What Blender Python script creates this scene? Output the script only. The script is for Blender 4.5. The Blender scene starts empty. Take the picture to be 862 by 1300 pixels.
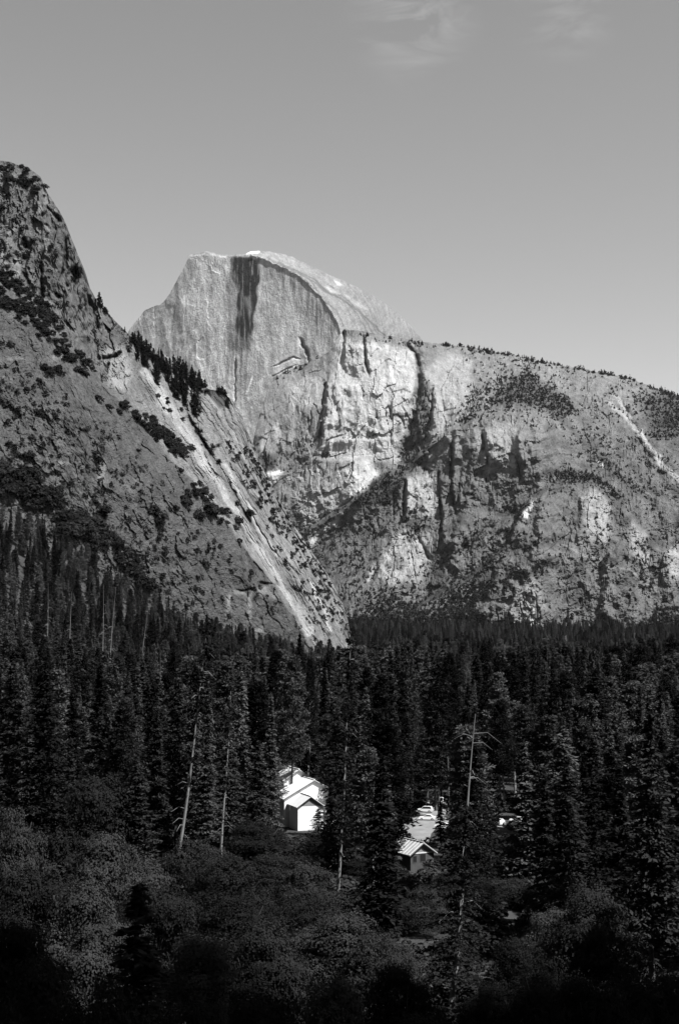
import bpy, math, random
import numpy as np
from mathutils import Vector, Matrix

R = math.radians
random.seed(7)
rng = np.random.default_rng(11)
SC = bpy.context.scene
COL = SC.collection

# ------------------------------------------------------------------ camera
F = 1805.0                      # focal length in photograph pixels (50 mm on a 24x36 frame held upright)
PITCH = math.atan(150 / F)      # horizon sits at row 800 of 1300
cam = bpy.data.cameras.new('camera')
cam.sensor_fit = 'VERTICAL'
cam.sensor_height = 36.0
cam.lens = 50.0
cam.clip_start = 0.5
cam.clip_end = 60000
camo = bpy.data.objects.new('camera', cam)
COL.objects.link(camo)
camo.location = (0, 0, 0)
camo.rotation_euler = (R(90) + PITCH, 0, 0)
SC.camera = camo

# ------------------------------------------------------------------ sun and sky
SUN_EL = R(56)
SUN_AZ = R(58)                  # degrees to the right of straight behind the camera
S = Vector((math.sin(SUN_AZ) * math.cos(SUN_EL), -math.cos(SUN_AZ) * math.cos(SUN_EL), math.sin(SUN_EL)))
sl = bpy.data.lights.new('sun', 'SUN')
sl.energy = 4.3
sl.angle = R(0.5)
sl.color = (1, 1, 1)            # black-and-white film
so = bpy.data.objects.new('sun', sl)
COL.objects.link(so)
so.rotation_euler = S.to_track_quat('Z', 'Y').to_euler()

W = bpy.data.worlds.new('World')
SC.world = W
W.use_nodes = True
nt = W.node_tree
nt.nodes.clear()
out = nt.nodes.new('ShaderNodeOutputWorld')
bg = nt.nodes.new('ShaderNodeBackground')
sky = nt.nodes.new('ShaderNodeTexSky')
sky.sky_type = 'NISHITA'
sky.sun_disc = False
sky.sun_elevation = SUN_EL
sky.sun_rotation = math.pi - SUN_AZ
sky.altitude = 1200
sky.air_density = 1.0
sky.dust_density = 2.0
sky.ozone_density = 1.0
# panchromatic film behind an orange filter: mostly the red and green channels
sep = nt.nodes.new('ShaderNodeSeparateColor')
nt.links.new(sky.outputs[0], sep.inputs[0])
def wmath(op, a, b=None, c=None):
    n = nt.nodes.new('ShaderNodeMath'); n.operation = op
    for i, v in enumerate((a, b, c)):
        if v is None: continue
        if isinstance(v, (int, float)): n.inputs[i].default_value = v
        else: nt.links.new(v, n.inputs[i])
    return n.outputs[0]
film = wmath('ADD', wmath('MULTIPLY', sep.outputs[0], 0.9), wmath('MULTIPLY', sep.outputs[1], 0.12))
# thin cirrus high up
tc = nt.nodes.new('ShaderNodeTexCoord')
mp = nt.nodes.new('ShaderNodeMapping')
mp.inputs['Rotation'].default_value = (0, R(-20), R(15))
mp.inputs['Scale'].default_value = (6, 8, 24)
nt.links.new(tc.outputs['Generated'], mp.inputs[0])
cn = nt.nodes.new('ShaderNodeTexNoise')
cn.inputs['Scale'].default_value = 3.2
cn.inputs['Detail'].default_value = 9
cn.inputs['Roughness'].default_value = 0.62
cn.inputs['Distortion'].default_value = 0.9
nt.links.new(mp.outputs[0], cn.inputs['Vector'])
def blob(px, py, rad):
    d = Vector(((px - 431) / F, math.cos(PITCH) - (650 - py) / F * math.sin(PITCH), math.sin(PITCH) + (650 - py) / F * math.cos(PITCH))).normalized()
    vm = nt.nodes.new('ShaderNodeVectorMath'); vm.operation = 'DISTANCE'
    nt.links.new(tc.outputs['Generated'], vm.inputs[0]); vm.inputs[1].default_value = d
    mr = nt.nodes.new('ShaderNodeMapRange'); mr.interpolation_type = 'SMOOTHSTEP'
    mr.inputs[1].default_value = 0; mr.inputs[2].default_value = rad; mr.inputs[3].default_value = 1; mr.inputs[4].default_value = 0
    nt.links.new(vm.outputs['Value'], mr.inputs[0])
    return mr.outputs[0]
mask = wmath('ADD', blob(525, 15, 0.055), wmath('MULTIPLY', blob(715, 8, 0.045), 0.8))
cl = nt.nodes.new('ShaderNodeMapRange')
cl.inputs[1].default_value = 0.42; cl.inputs[2].default_value = 0.75; cl.inputs[3].default_value = 0; cl.inputs[4].default_value = 0.65
nt.links.new(cn.outputs[0], cl.inputs[0])
cloud = wmath('MULTIPLY', cl.outputs[0], mask)
film = wmath('MULTIPLY', film, wmath('ADD', cloud, 1.0))
nt.links.new(film, bg.inputs[0])
bg.inputs[1].default_value = 0.106
nt.links.new(bg.outputs[0], out.inputs[0])

SC.view_settings.view_transform = 'Standard'
SC.view_settings.look = 'None'
SC.view_settings.exposure = 1.15
SC.view_settings.gamma = 1.0
SC.cycles.max_bounces = 4
SC.cycles.diffuse_bounces = 2

# ------------------------------------------------------------------ helpers
def ray(px, py):
    u = (np.asarray(px, float) - 431) / F
    w = (650 - np.asarray(py, float)) / F
    return u, math.cos(PITCH) - w * math.sin(PITCH), math.sin(PITCH) + w * math.cos(PITCH)
def at(px, py, Y):
    u, f, z = ray(px, py)
    k = np.asarray(Y, float) / f
    return np.stack([u * k, f * k, z * k], -1)
def proj(x, y, z):
    c, s = math.cos(PITCH), math.sin(PITCH)
    f = y * c + z * s; w = -y * s + z * c
    return 431 + F * x / f, 650 - F * w / f

_perm = {}
def perlin(x, y, seed=0):
    if seed not in _perm:
        r = np.random.default_rng(seed)
        p = r.permutation(512); a = r.random(512) * 2 * math.pi
        _perm[seed] = (np.concatenate([p, p]), np.cos(a), np.sin(a))
    p, gx, gy = _perm[seed]
    xi = np.floor(x).astype(np.int64); yi = np.floor(y).astype(np.int64)
    xf = x - xi; yf = y - yi
    u = xf * xf * xf * (xf * (xf * 6 - 15) + 10); v = yf * yf * yf * (yf * (yf * 6 - 15) + 10)
    def g(ix, iy, dx, dy):
        h = p[(p[ix & 511] + iy) & 511]
        return gx[h] * dx + gy[h] * dy
    a = g(xi, yi, xf, yf); b = g(xi + 1, yi, xf - 1, yf)
    c = g(xi, yi + 1, xf, yf - 1); d = g(xi + 1, yi + 1, xf - 1, yf - 1)
    return ((a + (b - a) * u) * (1 - v) + (c + (d - c) * u) * v) * 1.5
def fbm(x, y, seed=0, oct=5, gain=0.5, ridged=False):
    s = 0; a = 1; t = 0
    for o in range(oct):
        n = perlin(x * 2 ** o + 17.3 * o, y * 2 ** o - 9.1 * o, seed + o)
        if ridged: n = 1 - 2 * np.abs(n)
        s = s + a * n; t += a; a *= gain
    return s / t
def facets(x, y, seed=0):
    """angular blocks: cells with their own height and tilt, broken sharply at the joints"""
    xi = np.floor(x).astype(np.int64); yi = np.floor(y).astype(np.int64)
    rr = np.random.default_rng(seed); tab = rr.random((64, 64, 5)); best = np.full(np.shape(x), 1e9); val = np.zeros(np.shape(x))
    for a in (-1, 0, 1):
        for b in (-1, 0, 1):
            t = tab[(xi + a) & 63, (yi + b) & 63]
            dx = x - (xi + a + 0.1 + 0.8 * t[..., 0]); dy = y - (yi + b + 0.1 + 0.8 * t[..., 1])
            d = dx * dx + dy * dy; m_ = d < best; best = np.where(m_, d, best)
            val = np.where(m_, (t[..., 2] * 2 - 1) * 0.6 + (t[..., 3] * 2 - 1) * 1.1 * dx + (t[..., 4] * 2 - 1.3) * 0.9 * dy, val)
    return val
def sstep(a, b, x):
    t = np.clip((x - a) / (b - a), 0, 1)
    return t * t * (3 - 2 * t)
def pl_dist(px, py, pts):
    """distance to a polyline, and position along it 0..1"""
    pts = np.array(pts, float); best = np.full(np.shape(px), 1e9); pos = np.zeros(np.shape(px))
    seg = np.hypot(*(pts[1:] - pts[:-1]).T); L = seg.sum(); acc = 0
    for (a, b, l) in zip(pts[:-1], pts[1:], seg):
        d = b - a
        t = np.clip(((px - a[0]) * d[0] + (py - a[1]) * d[1]) / (l * l + 1e-9), 0, 1)
        r = np.hypot(px - a[0] - t * d[0], py - a[1] - t * d[1])
        m = r < best; best = np.where(m, r, best); pos = np.where(m, (acc + t * l) / L, pos); acc += l
    return best, pos
def poly_in(px, py, pts):
    pts = np.array(pts, float); ins = np.zeros(np.shape(px), bool); j = len(pts) - 1
    for i in range(len(pts)):
        xi, yi = pts[i]; xj, yj = pts[j]
        c = ((yi > py) != (yj > py)) & (px < (xj - xi) * (py - yi) / (yj - yi + 1e-12) + xi)
        ins ^= c; j = i
    return ins
def poly_soft(px, py, pts, w):
    d, _ = pl_dist(px, py, list(pts) + [pts[0]])
    sd = np.where(poly_in(px, py, pts), d, -d)
    return sstep(-w, w, sd)
def tps(ctrl, px, py):
    c = np.array(ctrl, float); P = c[:, :2] / 100.0; n = len(P)
    d = np.hypot(P[:, None, 0] - P[None, :, 0], P[:, None, 1] - P[None, :, 1])
    phi = lambda r: np.where(r > 1e-9, r * r * np.log(np.maximum(r, 1e-9)), 0)
    A = np.zeros((n + 3, n + 3)); A[:n, :n] = phi(d) + np.eye(n) * 0.05
    A[:n, n] = 1; A[:n, n + 1:] = P; A[n, :n] = 1; A[n + 1:, :n] = P.T
    w = np.linalg.solve(A, np.concatenate([c[:, 2], [0, 0, 0]]))
    X = np.ravel(px) / 100.0; Y = np.ravel(py) / 100.0
    r = w[n] + w[n + 1] * X + w[n + 2] * Y
    for i in range(n): r = r + w[i] * phi(np.hypot(X - P[i, 0], Y - P[i, 1]))
    return r.reshape(np.shape(px))

def mesh_np(name, V, Fc, mats=(), attr=None, smooth=False, mi=None):
    me = bpy.data.meshes.new(name)
    V = np.asarray(V, np.float32); Fc = np.asarray(Fc, np.int32); k = Fc.shape[1]
    me.vertices.add(len(V)); me.vertices.foreach_set('co', V.ravel())
    me.loops.add(Fc.size); me.loops.foreach_set('vertex_index', Fc.ravel())
    me.polygons.add(len(Fc)); me.polygons.foreach_set('loop_start', np.arange(0, Fc.size, k, dtype=np.int32))
    me.update(calc_edges=True)
    for m in mats: me.materials.append(m)
    if mi is not None: me.polygons.foreach_set('material_index', np.asarray(mi, np.int32))
    me.polygons.foreach_set('use_smooth', np.full(len(Fc), smooth, bool))
    if attr is not None:
        for an, av in attr.items():
            a = me.attributes.new(an, 'FLOAT', 'POINT'); a.data.foreach_set('value', np.asarray(av, np.float32))
    return me
def link(name, me, parent=None, **kw):
    o = bpy.data.objects.new(name, me); COL.objects.link(o)
    if parent: o.parent = parent
    for k, v in kw.items(): o[k] = v
    return o
def empty(name, loc, label, cat, group=None, rz=0):
    o = bpy.data.objects.new(name, None); COL.objects.link(o)
    o.empty_display_size = 0.5
    o.location = loc; o.rotation_euler = (0, 0, rz); o['label'] = label; o['category'] = cat
    if group: o['group'] = group
    return o

class MB:
    """collects simple solids into one mesh"""
    def __init__(s): s.v = []; s.f = []
    def quad(s, *p):
        b = len(s.v); s.v += [tuple(q) for q in p]; s.f.append(tuple(range(b, b + len(p))))
    def box(s, x0, x1, y0, y1, z0, z1):
        b = len(s.v)
        s.v += [(x, y, z) for z in (z0, z1) for y in (y0, y1) for x in (x0, x1)]
        s.f += [tuple(b + i for i in q) for q in ((0, 2, 3, 1), (4, 5, 7, 6), (0, 1, 5, 4), (2, 6, 7, 3), (0, 4, 6, 2), (1, 3, 7, 5))]
    def prism(s, prof, y0, y1):
        """profile in x,z extruded along y"""
        b = len(s.v); n = len(prof)
        s.v += [(x, y0, z) for x, z in prof] + [(x, y1, z) for x, z in prof]
        s.f.append(tuple(range(b, b + n))); s.f.append(tuple(range(b + 2 * n - 1, b + n - 1, -1)))
        s.f += [(b + (i + 1) % n, b + i, b + n + i, b + n + (i + 1) % n) for i in range(n)]
    def tube(s, pts, rad, n=8):
        b = len(s.v); P = [Vector(p) for p in pts]
        for i, p in enumerate(P):
            d = (P[min(i + 1, len(P) - 1)] - P[max(i - 1, 0)]).normalized()
            e = d.orthogonal().normalized() if abs(d.z) < 0.9 else Vector((1, 0, 0)); e = (e - d * e.dot(d)).normalized(); g = d.cross(e)
            for k in range(n):
                a = 2 * math.pi * k / n; s.v.append(tuple(p + (e * math.cos(a) + g * math.sin(a)) * rad[i]))
        for i in range(len(P) - 1):
            for k in range(n):
                s.f.append((b + i * n + k, b + i * n + (k + 1) % n, b + (i + 1) * n + (k + 1) % n, b + (i + 1) * n + k))
        s.f.append(tuple(b + k for k in range(n))[::-1]); s.f.append(tuple(b + (len(P) - 1) * n + k for k in range(n)))
    def mesh(s, name, mat, bevel=0):
        me = bpy.data.meshes.new(name); me.from_pydata(s.v, [], s.f); me.materials.append(mat); me.update()
        return me
    def build(s, name, mat, parent=None): return link(name, s.mesh(name, mat), parent)

# ------------------------------------------------------------------ materials
def mat_new(name):
    m = bpy.data.materials.new(name); m.use_nodes = True; t = m.node_tree; t.nodes.clear()
    o = t.nodes.new('ShaderNodeOutputMaterial'); return m, t, o
def nmath(t, op, *a):
    n = t.nodes.new('ShaderNodeMath'); n.operation = op
    for i, v in enumerate(a):
        if isinstance(v, (int, float)): n.inputs[i].default_value = v
        else: t.links.new(v, n.inputs[i])
    return n.outputs[0]
def noise(t, vec, scale, detail=6, rough=0.6, dist=0):
    n = t.nodes.new('ShaderNodeTexNoise'); n.inputs['Scale'].default_value = scale
    n.inputs['Detail'].default_value = detail; n.inputs['Roughness'].default_value = rough; n.inputs['Distortion'].default_value = dist
    t.links.new(vec, n.inputs['Vector']); return n.outputs[0]
def mrange(t, v, a, b, c, d):
    n = t.nodes.new('ShaderNodeMapRange'); t.links.new(v, n.inputs[0])
    for i, q in enumerate((a, b, c, d)): n.inputs[i + 1].default_value = q
    return n.outputs[0]
def mapping(t, vec, scale=(1, 1, 1), rot=(0, 0, 0)):
    n = t.nodes.new('ShaderNodeMapping'); n.inputs['Scale'].default_value = scale; n.inputs['Rotation'].default_value = rot
    t.links.new(vec, n.inputs[0]); return n.outputs[0]

def rock_mat(name, cell, streak=(1, 1, 0.25), rot=(0, 0, 0), bump=1.0, speck=0.35):
    """granite: albedo comes from the 'tone' attribute (stains, scars, lichen, some painted shade), broken up by grain"""
    m, t, o = mat_new(name)
    b = t.nodes.new('ShaderNodeBsdfDiffuse'); t.links.new(b.outputs[0], o.inputs[0])
    at_ = t.nodes.new('ShaderNodeAttribute'); at_.attribute_name = 'tone'
    tcd = t.nodes.new('ShaderNodeTexCoord')
    v = tcd.outputs['Object']
    n1 = noise(t, mapping(t, v, streak, rot), 1 / (cell * 6), 7, 0.65)
    n2 = noise(t, v, 1 / cell, 3, 0.7)
    n3 = noise(t, v, 1 / (cell * 2.2), 4, 0.7)
    k = nmath(t, 'MULTIPLY', mrange(t, n1, 0.3, 0.7, 0.72, 1.28), mrange(t, n2, 0.3, 0.7, 1 - speck, 1 + speck))
    # dark grassy cracks and lichen flecks
    fl = mrange(t, n3, 0.62, 0.72, 1.0, 0.6)
    k = nmath(t, 'MULTIPLY', k, fl)
    k = nmath(t, 'MULTIPLY', k, at_.outputs['Fac'])
    cc = t.nodes.new('ShaderNodeCombineColor')
    for i in range(3): t.links.new(k, cc.inputs[i])
    t.links.new(cc.outputs[0], b.inputs[0])
    bp = t.nodes.new('ShaderNodeBump'); bp.inputs['Strength'].default_value = bump; bp.inputs['Distance'].default_value = cell * 1.6
    hgt = nmath(t, 'ADD', noise(t, mapping(t, v, streak, rot), 1 / (cell * 3), 6, 0.7), nmath(t, 'MULTIPLY', n2, 0.35))
    t.links.new(hgt, bp.inputs['Height']); t.links.new(bp.outputs[0], b.inputs['Normal'])
    return m

def plain_mat(name, val, rough=0.8, var=0.15, scale=2.0, metallic=0, spec=0.3):
    m, t, o = mat_new(name)
    b = t.nodes.new('ShaderNodeBsdfPrincipled'); t.links.new(b.outputs[0], o.inputs[0])
    tcd = t.nodes.new('ShaderNodeTexCoord')
    n = noise(t, tcd.outputs['Object'], scale, 6, 0.6)
    k = mrange(t, n, 0.25, 0.75, val * (1 - var), val * (1 + var))
    cc = t.nodes.new('ShaderNodeCombineColor')
    for i in range(3): t.links.new(k, cc.inputs[i])
    t.links.new(cc.outputs[0], b.inputs['Base Color'])
    b.inputs['Roughness'].default_value = rough; b.inputs['Metallic'].default_value = metallic
    b.inputs['Specular IOR Level'].default_value = spec
    return m

def leaf_mat(name, val, lo=0.6, hi=1.5, clump=0.35, rnd=True, tone=False):
    m, t, o = mat_new(name)
    b = t.nodes.new('ShaderNodeBsdfDiffuse')
    tr = t.nodes.new('ShaderNodeBsdfTranslucent')
    mx = t.nodes.new('ShaderNodeMixShader'); mx.inputs[0].default_value = 0.18
    t.links.new(b.outputs[0], mx.inputs[1]); t.links.new(tr.outputs[0], mx.inputs[2]); t.links.new(mx.outputs[0], o.inputs[0])
    tcd = t.nodes.new('ShaderNodeTexCoord')
    n = noise(t, tcd.outputs['Object'], clump, 5, 0.7)
    k = mrange(t, n, 0.3, 0.7, val * 0.6, val * 1.4)
    if rnd:
        oi = t.nodes.new('ShaderNodeObjectInfo'); k = nmath(t, 'MULTIPLY', k, mrange(t, nmath(t, 'POWER', oi.outputs['Random'], 2.0), 0, 1, lo, hi))
    if tone:
        a = t.nodes.new('ShaderNodeAttribute'); a.attribute_name = 'tone'; k = nmath(t, 'MULTIPLY', k, a.outputs['Fac'])
    cc = t.nodes.new('ShaderNodeCombineColor')
    for i in range(3): t.links.new(k, cc.inputs[i])
    t.links.new(cc.outputs[0], b.inputs[0]); t.links.new(cc.outputs[0], tr.inputs[0])
    return m

M_ROCK_DOME = rock_mat('dome_granite', 5.0, (1, 1, 0.5), bump=0.8, speck=0.2)
M_ROCK_MASSIF = rock_mat('massif_granite', 5.0, (1, 1, 0.35), bump=1.0, speck=0.2)
M_ROCK_CLIFF = rock_mat('cliff_granite', 1.8, (1, 1, 0.4), (0, R(25), 0), bump=1.0, speck=0.32)
M_NEEDLE = leaf_mat('needle_foliage', 0.029, 0.3, 2.9)
M_NEEDLE_DEEP = leaf_mat('deep_needle_foliage', 0.019, rnd=False)
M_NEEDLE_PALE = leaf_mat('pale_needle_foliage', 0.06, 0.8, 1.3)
M_NEEDLE_FAR = leaf_mat('far_needle_foliage', 0.022, rnd=False, tone=True, clump=0.05)
M_OAK = leaf_mat('oak_foliage', 0.030, 0.45, 1.5, clump=0.35)
M_SHRUB = leaf_mat('shrub_foliage', 0.024, 0.6, 1.4)
M_BARK = plain_mat('pine_bark', 0.06, 0.95, 0.5, 0.7)
M_BARK_PALE = plain_mat('weathered_bark', 0.17, 0.95, 0.4, 0.6)
M_BARK_DARK = plain_mat('dark_bark', 0.06, 0.95, 0.4, 0.6)
M_SOIL = plain_mat('forest_soil', 0.03, 1.0, 0.5, 0.08)
M_ROAD = plain_mat('pale_asphalt', 0.17, 0.95, 0.25, 0.35)
M_WHITE = plain_mat('white_paint', 0.74, 0.6, 0.05, 0.8)
M_WROOF = plain_mat('pale_metal_roof', 0.62, 0.5, 0.08, 0.6)
M_GABLE = plain_mat('gable_boards_eave_shade', 0.2, 0.8, 0.12, 1.0)  # grey cabin boards; on the house this grey paints in eave shade
M_TRIM = plain_mat('dark_trim', 0.05, 0.8, 0.2, 1.0)
M_LOG = plain_mat('weathered_boards', 0.06, 0.9, 0.25, 1.2)
M_CROOF = plain_mat('cabin_roof_metal', 0.30, 0.6, 0.3, 0.9)
M_GLASS = plain_mat('dark_glass', 0.02, 0.1, 0.1, 1.0, spec=0.6)
M_CARW = plain_mat('white_car_paint', 0.72, 0.25, 0.03, 1.0, spec=0.5)
M_CARG = plain_mat('grey_car_paint', 0.22, 0.25, 0.03, 1.0, spec=0.5)
M_CARD = plain_mat('dark_car_paint', 0.03, 0.25, 0.05, 1.0, spec=0.5)
M_TYRE = plain_mat('tyre_rubber', 0.02, 0.9, 0.1, 4.0)
M_RIM = plain_mat('wheel_rim', 0.5, 0.4, 0.05, 4.0, metallic=0.6)
M_LAMP = plain_mat('lamp_glass', 0.5, 0.2, 0.05, 4.0, spec=0.6)

# ------------------------------------------------------------------ the ground
FLOOR = -50.0
def ground(x, y):
    x = np.asarray(x, float); y = np.asarray(y, float)
    z = np.full(np.broadcast(x, y).shape, FLOOR)
    # hillside the camera stands on, running down to the valley floor
    z = z + (FLOOR * -1 - 3.0) * (1 - np.clip((y + 3) / 110.0, 0, 1) ** 0.9)
    # unseen valley wall behind the camera, its crest shaped to shade the foreground
    crest = 590 - 150 * sstep(335, 410, x) + 40 * perlin(x / 70.0, x * 0 + 0.3, 91)
    z = z + np.clip((-y - 6) * 12.0, 0, 1e9).clip(0, np.maximum(crest, 0)) * (y < -6)
    # talus fan climbing to the cliff on the left
    z = z + 172 * (np.clip(-x - 12, 0, 700) / 300) ** 1.5 * sstep(480, 1400, y)
    # head of the valley rises
    z = z + 42 * sstep(1800, 4300, y) + 60 * sstep(3600, 6000, y)
    rough = sstep(480, 700, y)
    z = z + rough * 5 * perlin(x / 90, y / 90, 40)
    return z
gx = np.unique(np.concatenate([np.linspace(-9000, -800, 18), np.linspace(-800, 800, 130), np.linspace(800, 9000, 18)]))
gy = np.unique(np.concatenate([np.linspace(-3000, -400, 10), np.linspace(-400, -80, 12), np.linspace(-80, 0, 41), np.linspace(0, 480, 70), np.linspace(480, 2600, 100), np.linspace(2600, 14000, 30)]))
GX, GY = np.meshgrid(gx, gy)
GV = np.stack([GX, GY, ground(GX, GY)], -1).reshape(-1, 3)
nx_, ny_ = len(gx), len(gy)
ii = (np.arange(ny_ - 1)[:, None] * nx_ + np.arange(nx_ - 1)[None]).ravel()
link('ground', mesh_np('ground', GV, np.stack([ii, ii + 1, ii + nx_ + 1, ii + nx_], -1), [M_SOIL], smooth=True), kind='structure',
     label='dark needle-covered valley floor under the forest')
def gpt(px, py):
    """point of the valley floor seen at a place in the photograph"""
    u, f, z = ray(px, py); k = FLOOR / z
    return float(u * k), float(f * k)
def gxy(px, Y):
    """x on the floor for a given column and distance (near the horizon line)"""
    return (px - 431) / F * Y * 1.0

# ------------------------------------------------------------------ mountains
class Mountain:
    def __init__(s, name, px0, px1, step, sky_pts, pyb, ctrl, mat, sky_noise=(2.0, 30.0), seed=1, vstep=None):
        s.name = name; s.mat = mat
        px = np.arange(px0, px1 + step, step)
        sp = np.array(sky_pts, float)
        sk = np.interp(px, sp[:, 0], sp[:, 1])
        sk = sk + sky_noise[0] * fbm(px / sky_noise[1], px * 0 + 3.3, seed + 900, 4, 0.6)
        nv = int((pyb - sk.min()) / (vstep or step))
        t = np.linspace(0, 1, nv)
        s.PX = np.repeat(px[None], nv, 0)
        s.PY = pyb + (sk - pyb)[None] * t[:, None]
        s.sky = sk; s.px = px
        s.D = tps(ctrl, s.PX, s.PY)
        s.T = np.full(s.PX.shape, 0.3)
        # wobbled coordinates for natural-looking boundaries
        s.WX = s.PX + 6 * fbm(s.PX / 35, s.PY / 35, seed + 50, 4); s.WY = s.PY + 6 * fbm(s.PX / 35, s.PY / 35, seed + 60, 4)
        s.WX2 = s.WX + 3.0 * fbm(s.PX / 9, s.PY / 9, seed + 70, 3, 0.6); s.mod = 0.55 + 0.9 * np.clip(0.5 + fbm(s.PX / 18, s.PY / 18, seed + 80, 3), 0, 1)
    def ledge(s, pts, h, w=5, fade=25):
        p = np.array(pts, float); cy = np.interp(s.WX, p[:, 0], p[:, 1])
        k = sstep(-w, w, s.WY - cy) * sstep(p[0, 0] - 1, p[0, 0] + fade, s.WX) * (1 - sstep(p[-1, 0] - fade, p[-1, 0] + 1, s.WX))
        s.D -= h * k * np.exp(-np.clip(s.WY - cy, 0, 1e9) / 260.0)
    def vstep(s, pts, h, w=3):
        p = np.array(pts, float); cx = np.interp(s.WY, p[:, 1], p[:, 0]); q = s.WX2 - cx
        k = sstep(-w, w, q) * np.exp(-np.clip(q, 0, 1e9) / 45.0) * sstep(p[0, 1] - 4, p[0, 1] + 14, s.PY) * (1 - sstep(p[-1, 1] - 14, p[-1, 1] + 4, s.PY))
        s.D -= h * 1.1 * k * s.mod
    def crack(s, pts, depth, w=2.0, dark=0.0):
        d, t = pl_dist(s.PX + 2.5 * fbm(s.PX / 9, s.PY / 9, 77, 3), s.PY + 2 * fbm(s.PX / 9, s.PY / 9, 78, 3), pts)
        k = np.exp(-(d / (w * 0.8 * s.mod)) ** 2) * s.mod * np.clip(np.minimum(t, 1 - t) * 6 + 0.3, 0, 1)
        s.D += depth * k
        if dark: s.T *= 1 - dark * k
    def paint(s, pts, val, w=3, mix=1.0, wob=True):
        k = poly_soft(s.WX if wob else s.PX, s.WY if wob else s.PY, pts, w) * mix
        s.T = s.T * (1 - k) + val * k
    def stroke(s, pts, width, val, mix=1.0, wob=True):
        d, t = pl_dist(s.WX if wob else s.PX, s.WY if wob else s.PY, pts)
        k = (1 - sstep(width * 0.5, width * 1.2, d)) * mix
        s.T = s.T * (1 - k) + val * k
    def build(s, back=((12, 1), (45, 8), (120, 50), (300, 220), (700, 700), (900, 2200)), label=''):
        P = at(s.PX, s.PY, s.D); s.P = P
        rows = [P.reshape(-1, P.shape[1], 3)]
        top = P[-1]
        for dy, dz in back:
            q = top.copy(); q[:, 1] += dy; q[:, 2] -= dz; rows.append(q[None])
        V = np.concatenate(rows, 0); nr, nc = V.shape[:2]
        T = np.concatenate([s.T] + [s.T[-1:]] * len(back), 0)
        ii = (np.arange(nr - 1)[:, None] * nc + np.arange(nc - 1)[None]).ravel()
        me = mesh_np(s.name, V.reshape(-1, 3), np.stack([ii, ii + 1, ii + nc + 1, ii + nc], -1), [s.mat], attr={'tone': np.clip(T, 0.02, 0.75).ravel()})
        return link(s.name, me, kind='structure', label=label)
    def spot(s, px, py):
        """surface point at a photograph position"""
        i = int(np.clip(round((px - s.px[0]) / (s.px[1] - s.px[0])), 0, len(s.px) - 1))
        col = s.PY[:, i]; j = int(np.argmin(np.abs(col - py)))
        return s.P[j, i]
    def spots(s, px, py):
        i = np.clip(np.round((px - s.px[0]) / (s.px[1] - s.px[0])).astype(int), 0, len(s.px) - 1)
        nv = s.PY.shape[0]; b = s.PY[0, i]; tp = s.PY[-1, i]
        j = np.clip(np.round((py - b) / (tp - b) * (nv - 1)).astype(int), 0, nv - 1)
        return s.P[j, i], py >= tp - 0.5

STEP = 1.15
# --- the great dome
dome = Mountain('granite_dome', 120, 640, STEP,
    [(120, 470), (160, 425), (172, 409), (185, 393), (205, 386), (215, 375), (222, 362), (230, 346), (238, 330), (241, 324), (250, 321), (262, 319.5), (275, 322), (292, 324),
     (312, 322.5), (318, 319.5), (335, 318.5), (352, 321), (372, 327), (400, 340), (425, 352), (450, 363), (475, 376), (495, 390), (512, 404), (524, 417), (535, 431), (560, 470), (640, 600)],
    700,
    [(120, 470, 5900), (172, 410, 5860), (172, 600, 5840), (240, 325, 5800), (240, 450, 5780), (240, 650, 5750), (318, 330, 5710), (318, 450, 5690), (318, 650, 5660),
     (385, 360, 5640), (380, 450, 5620), (428, 405, 5600), (430, 450, 5590), (436, 440, 5590), (400, 650, 5560), (318, 319, 5760), (352, 321, 5900), (400, 340, 6000), (450, 363, 6060), (495, 390, 6080),
     (415, 365, 5830), (440, 395, 5740), (470, 400, 5850), (460, 430, 5690), (512, 404, 6080), (535, 431, 6080), (500, 430, 5850), (500, 600, 5700), (560, 470, 6050), (640, 600, 6050), (640, 700, 6000)],
    M_ROCK_DOME, (2.2, 9), 3)
m = dome
RIM = [(236, 330), (241, 324), (262, 321), (292, 326), (318, 324), (335, 328), (352, 335), (372, 345), (390, 357), (408, 376), (420, 393), (430, 412), (437, 436), (440, 470)]
rimy = np.interp(m.PX, [p[0] for p in RIM], [p[1] for p in RIM])
rimy = rimy + 2.5 * fbm(m.PX / 9, m.PX * 0 + 4.4, 61, 4, 0.65) * (m.PX > 300)
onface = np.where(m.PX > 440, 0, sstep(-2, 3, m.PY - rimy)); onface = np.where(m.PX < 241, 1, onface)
rd, _ = pl_dist(m.PX, m.PY, RIM[1:])
Df = 5860 - 0.55 * (m.PX - 172) - 0.22 * (m.PY - 400)
m.D = np.where(onface > 0.5, Df, 5860 - 0.55 * (np.minimum(m.PX, 437) - 172) - 0.22 * (m.PY - 400) + 7 * rd + 0.05 * rd ** 2)
m.D = m.D + 60 * (1 - sstep(170, 245, m.PX))
u, v = m.PX, m.PY
rel = 12 * fbm(u / 50, v / 110, 5, 4, 0.5) + 1.2 * fbm(u / 9, v / 60, 15, 4, 0.6) + 1.3 * fbm((u + 4 * fbm(u / 20, v / 20, 19, 3)) / 8, v / 11, 25, 4, 0.7)
left = 1 - sstep(250, 300, u)
rel += left * (2.0 * facets((u + 5 * fbm(u / 20, v / 20, 31, 3)) / 14, (v + 8 * fbm(u / 20, v / 20, 32, 3)) / 42, 27) + 4 * fbm(u / 30, v / 50, 29, 4, 0.6))
rel2 = 14 * fbm((u - v) / 60, (u + v) / 20, 35, 5, 0.6) + 4 * fbm(u / 6, v / 6, 36, 4, 0.7)
m.D -= rel * onface + rel2 * (1 - onface)
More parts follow.
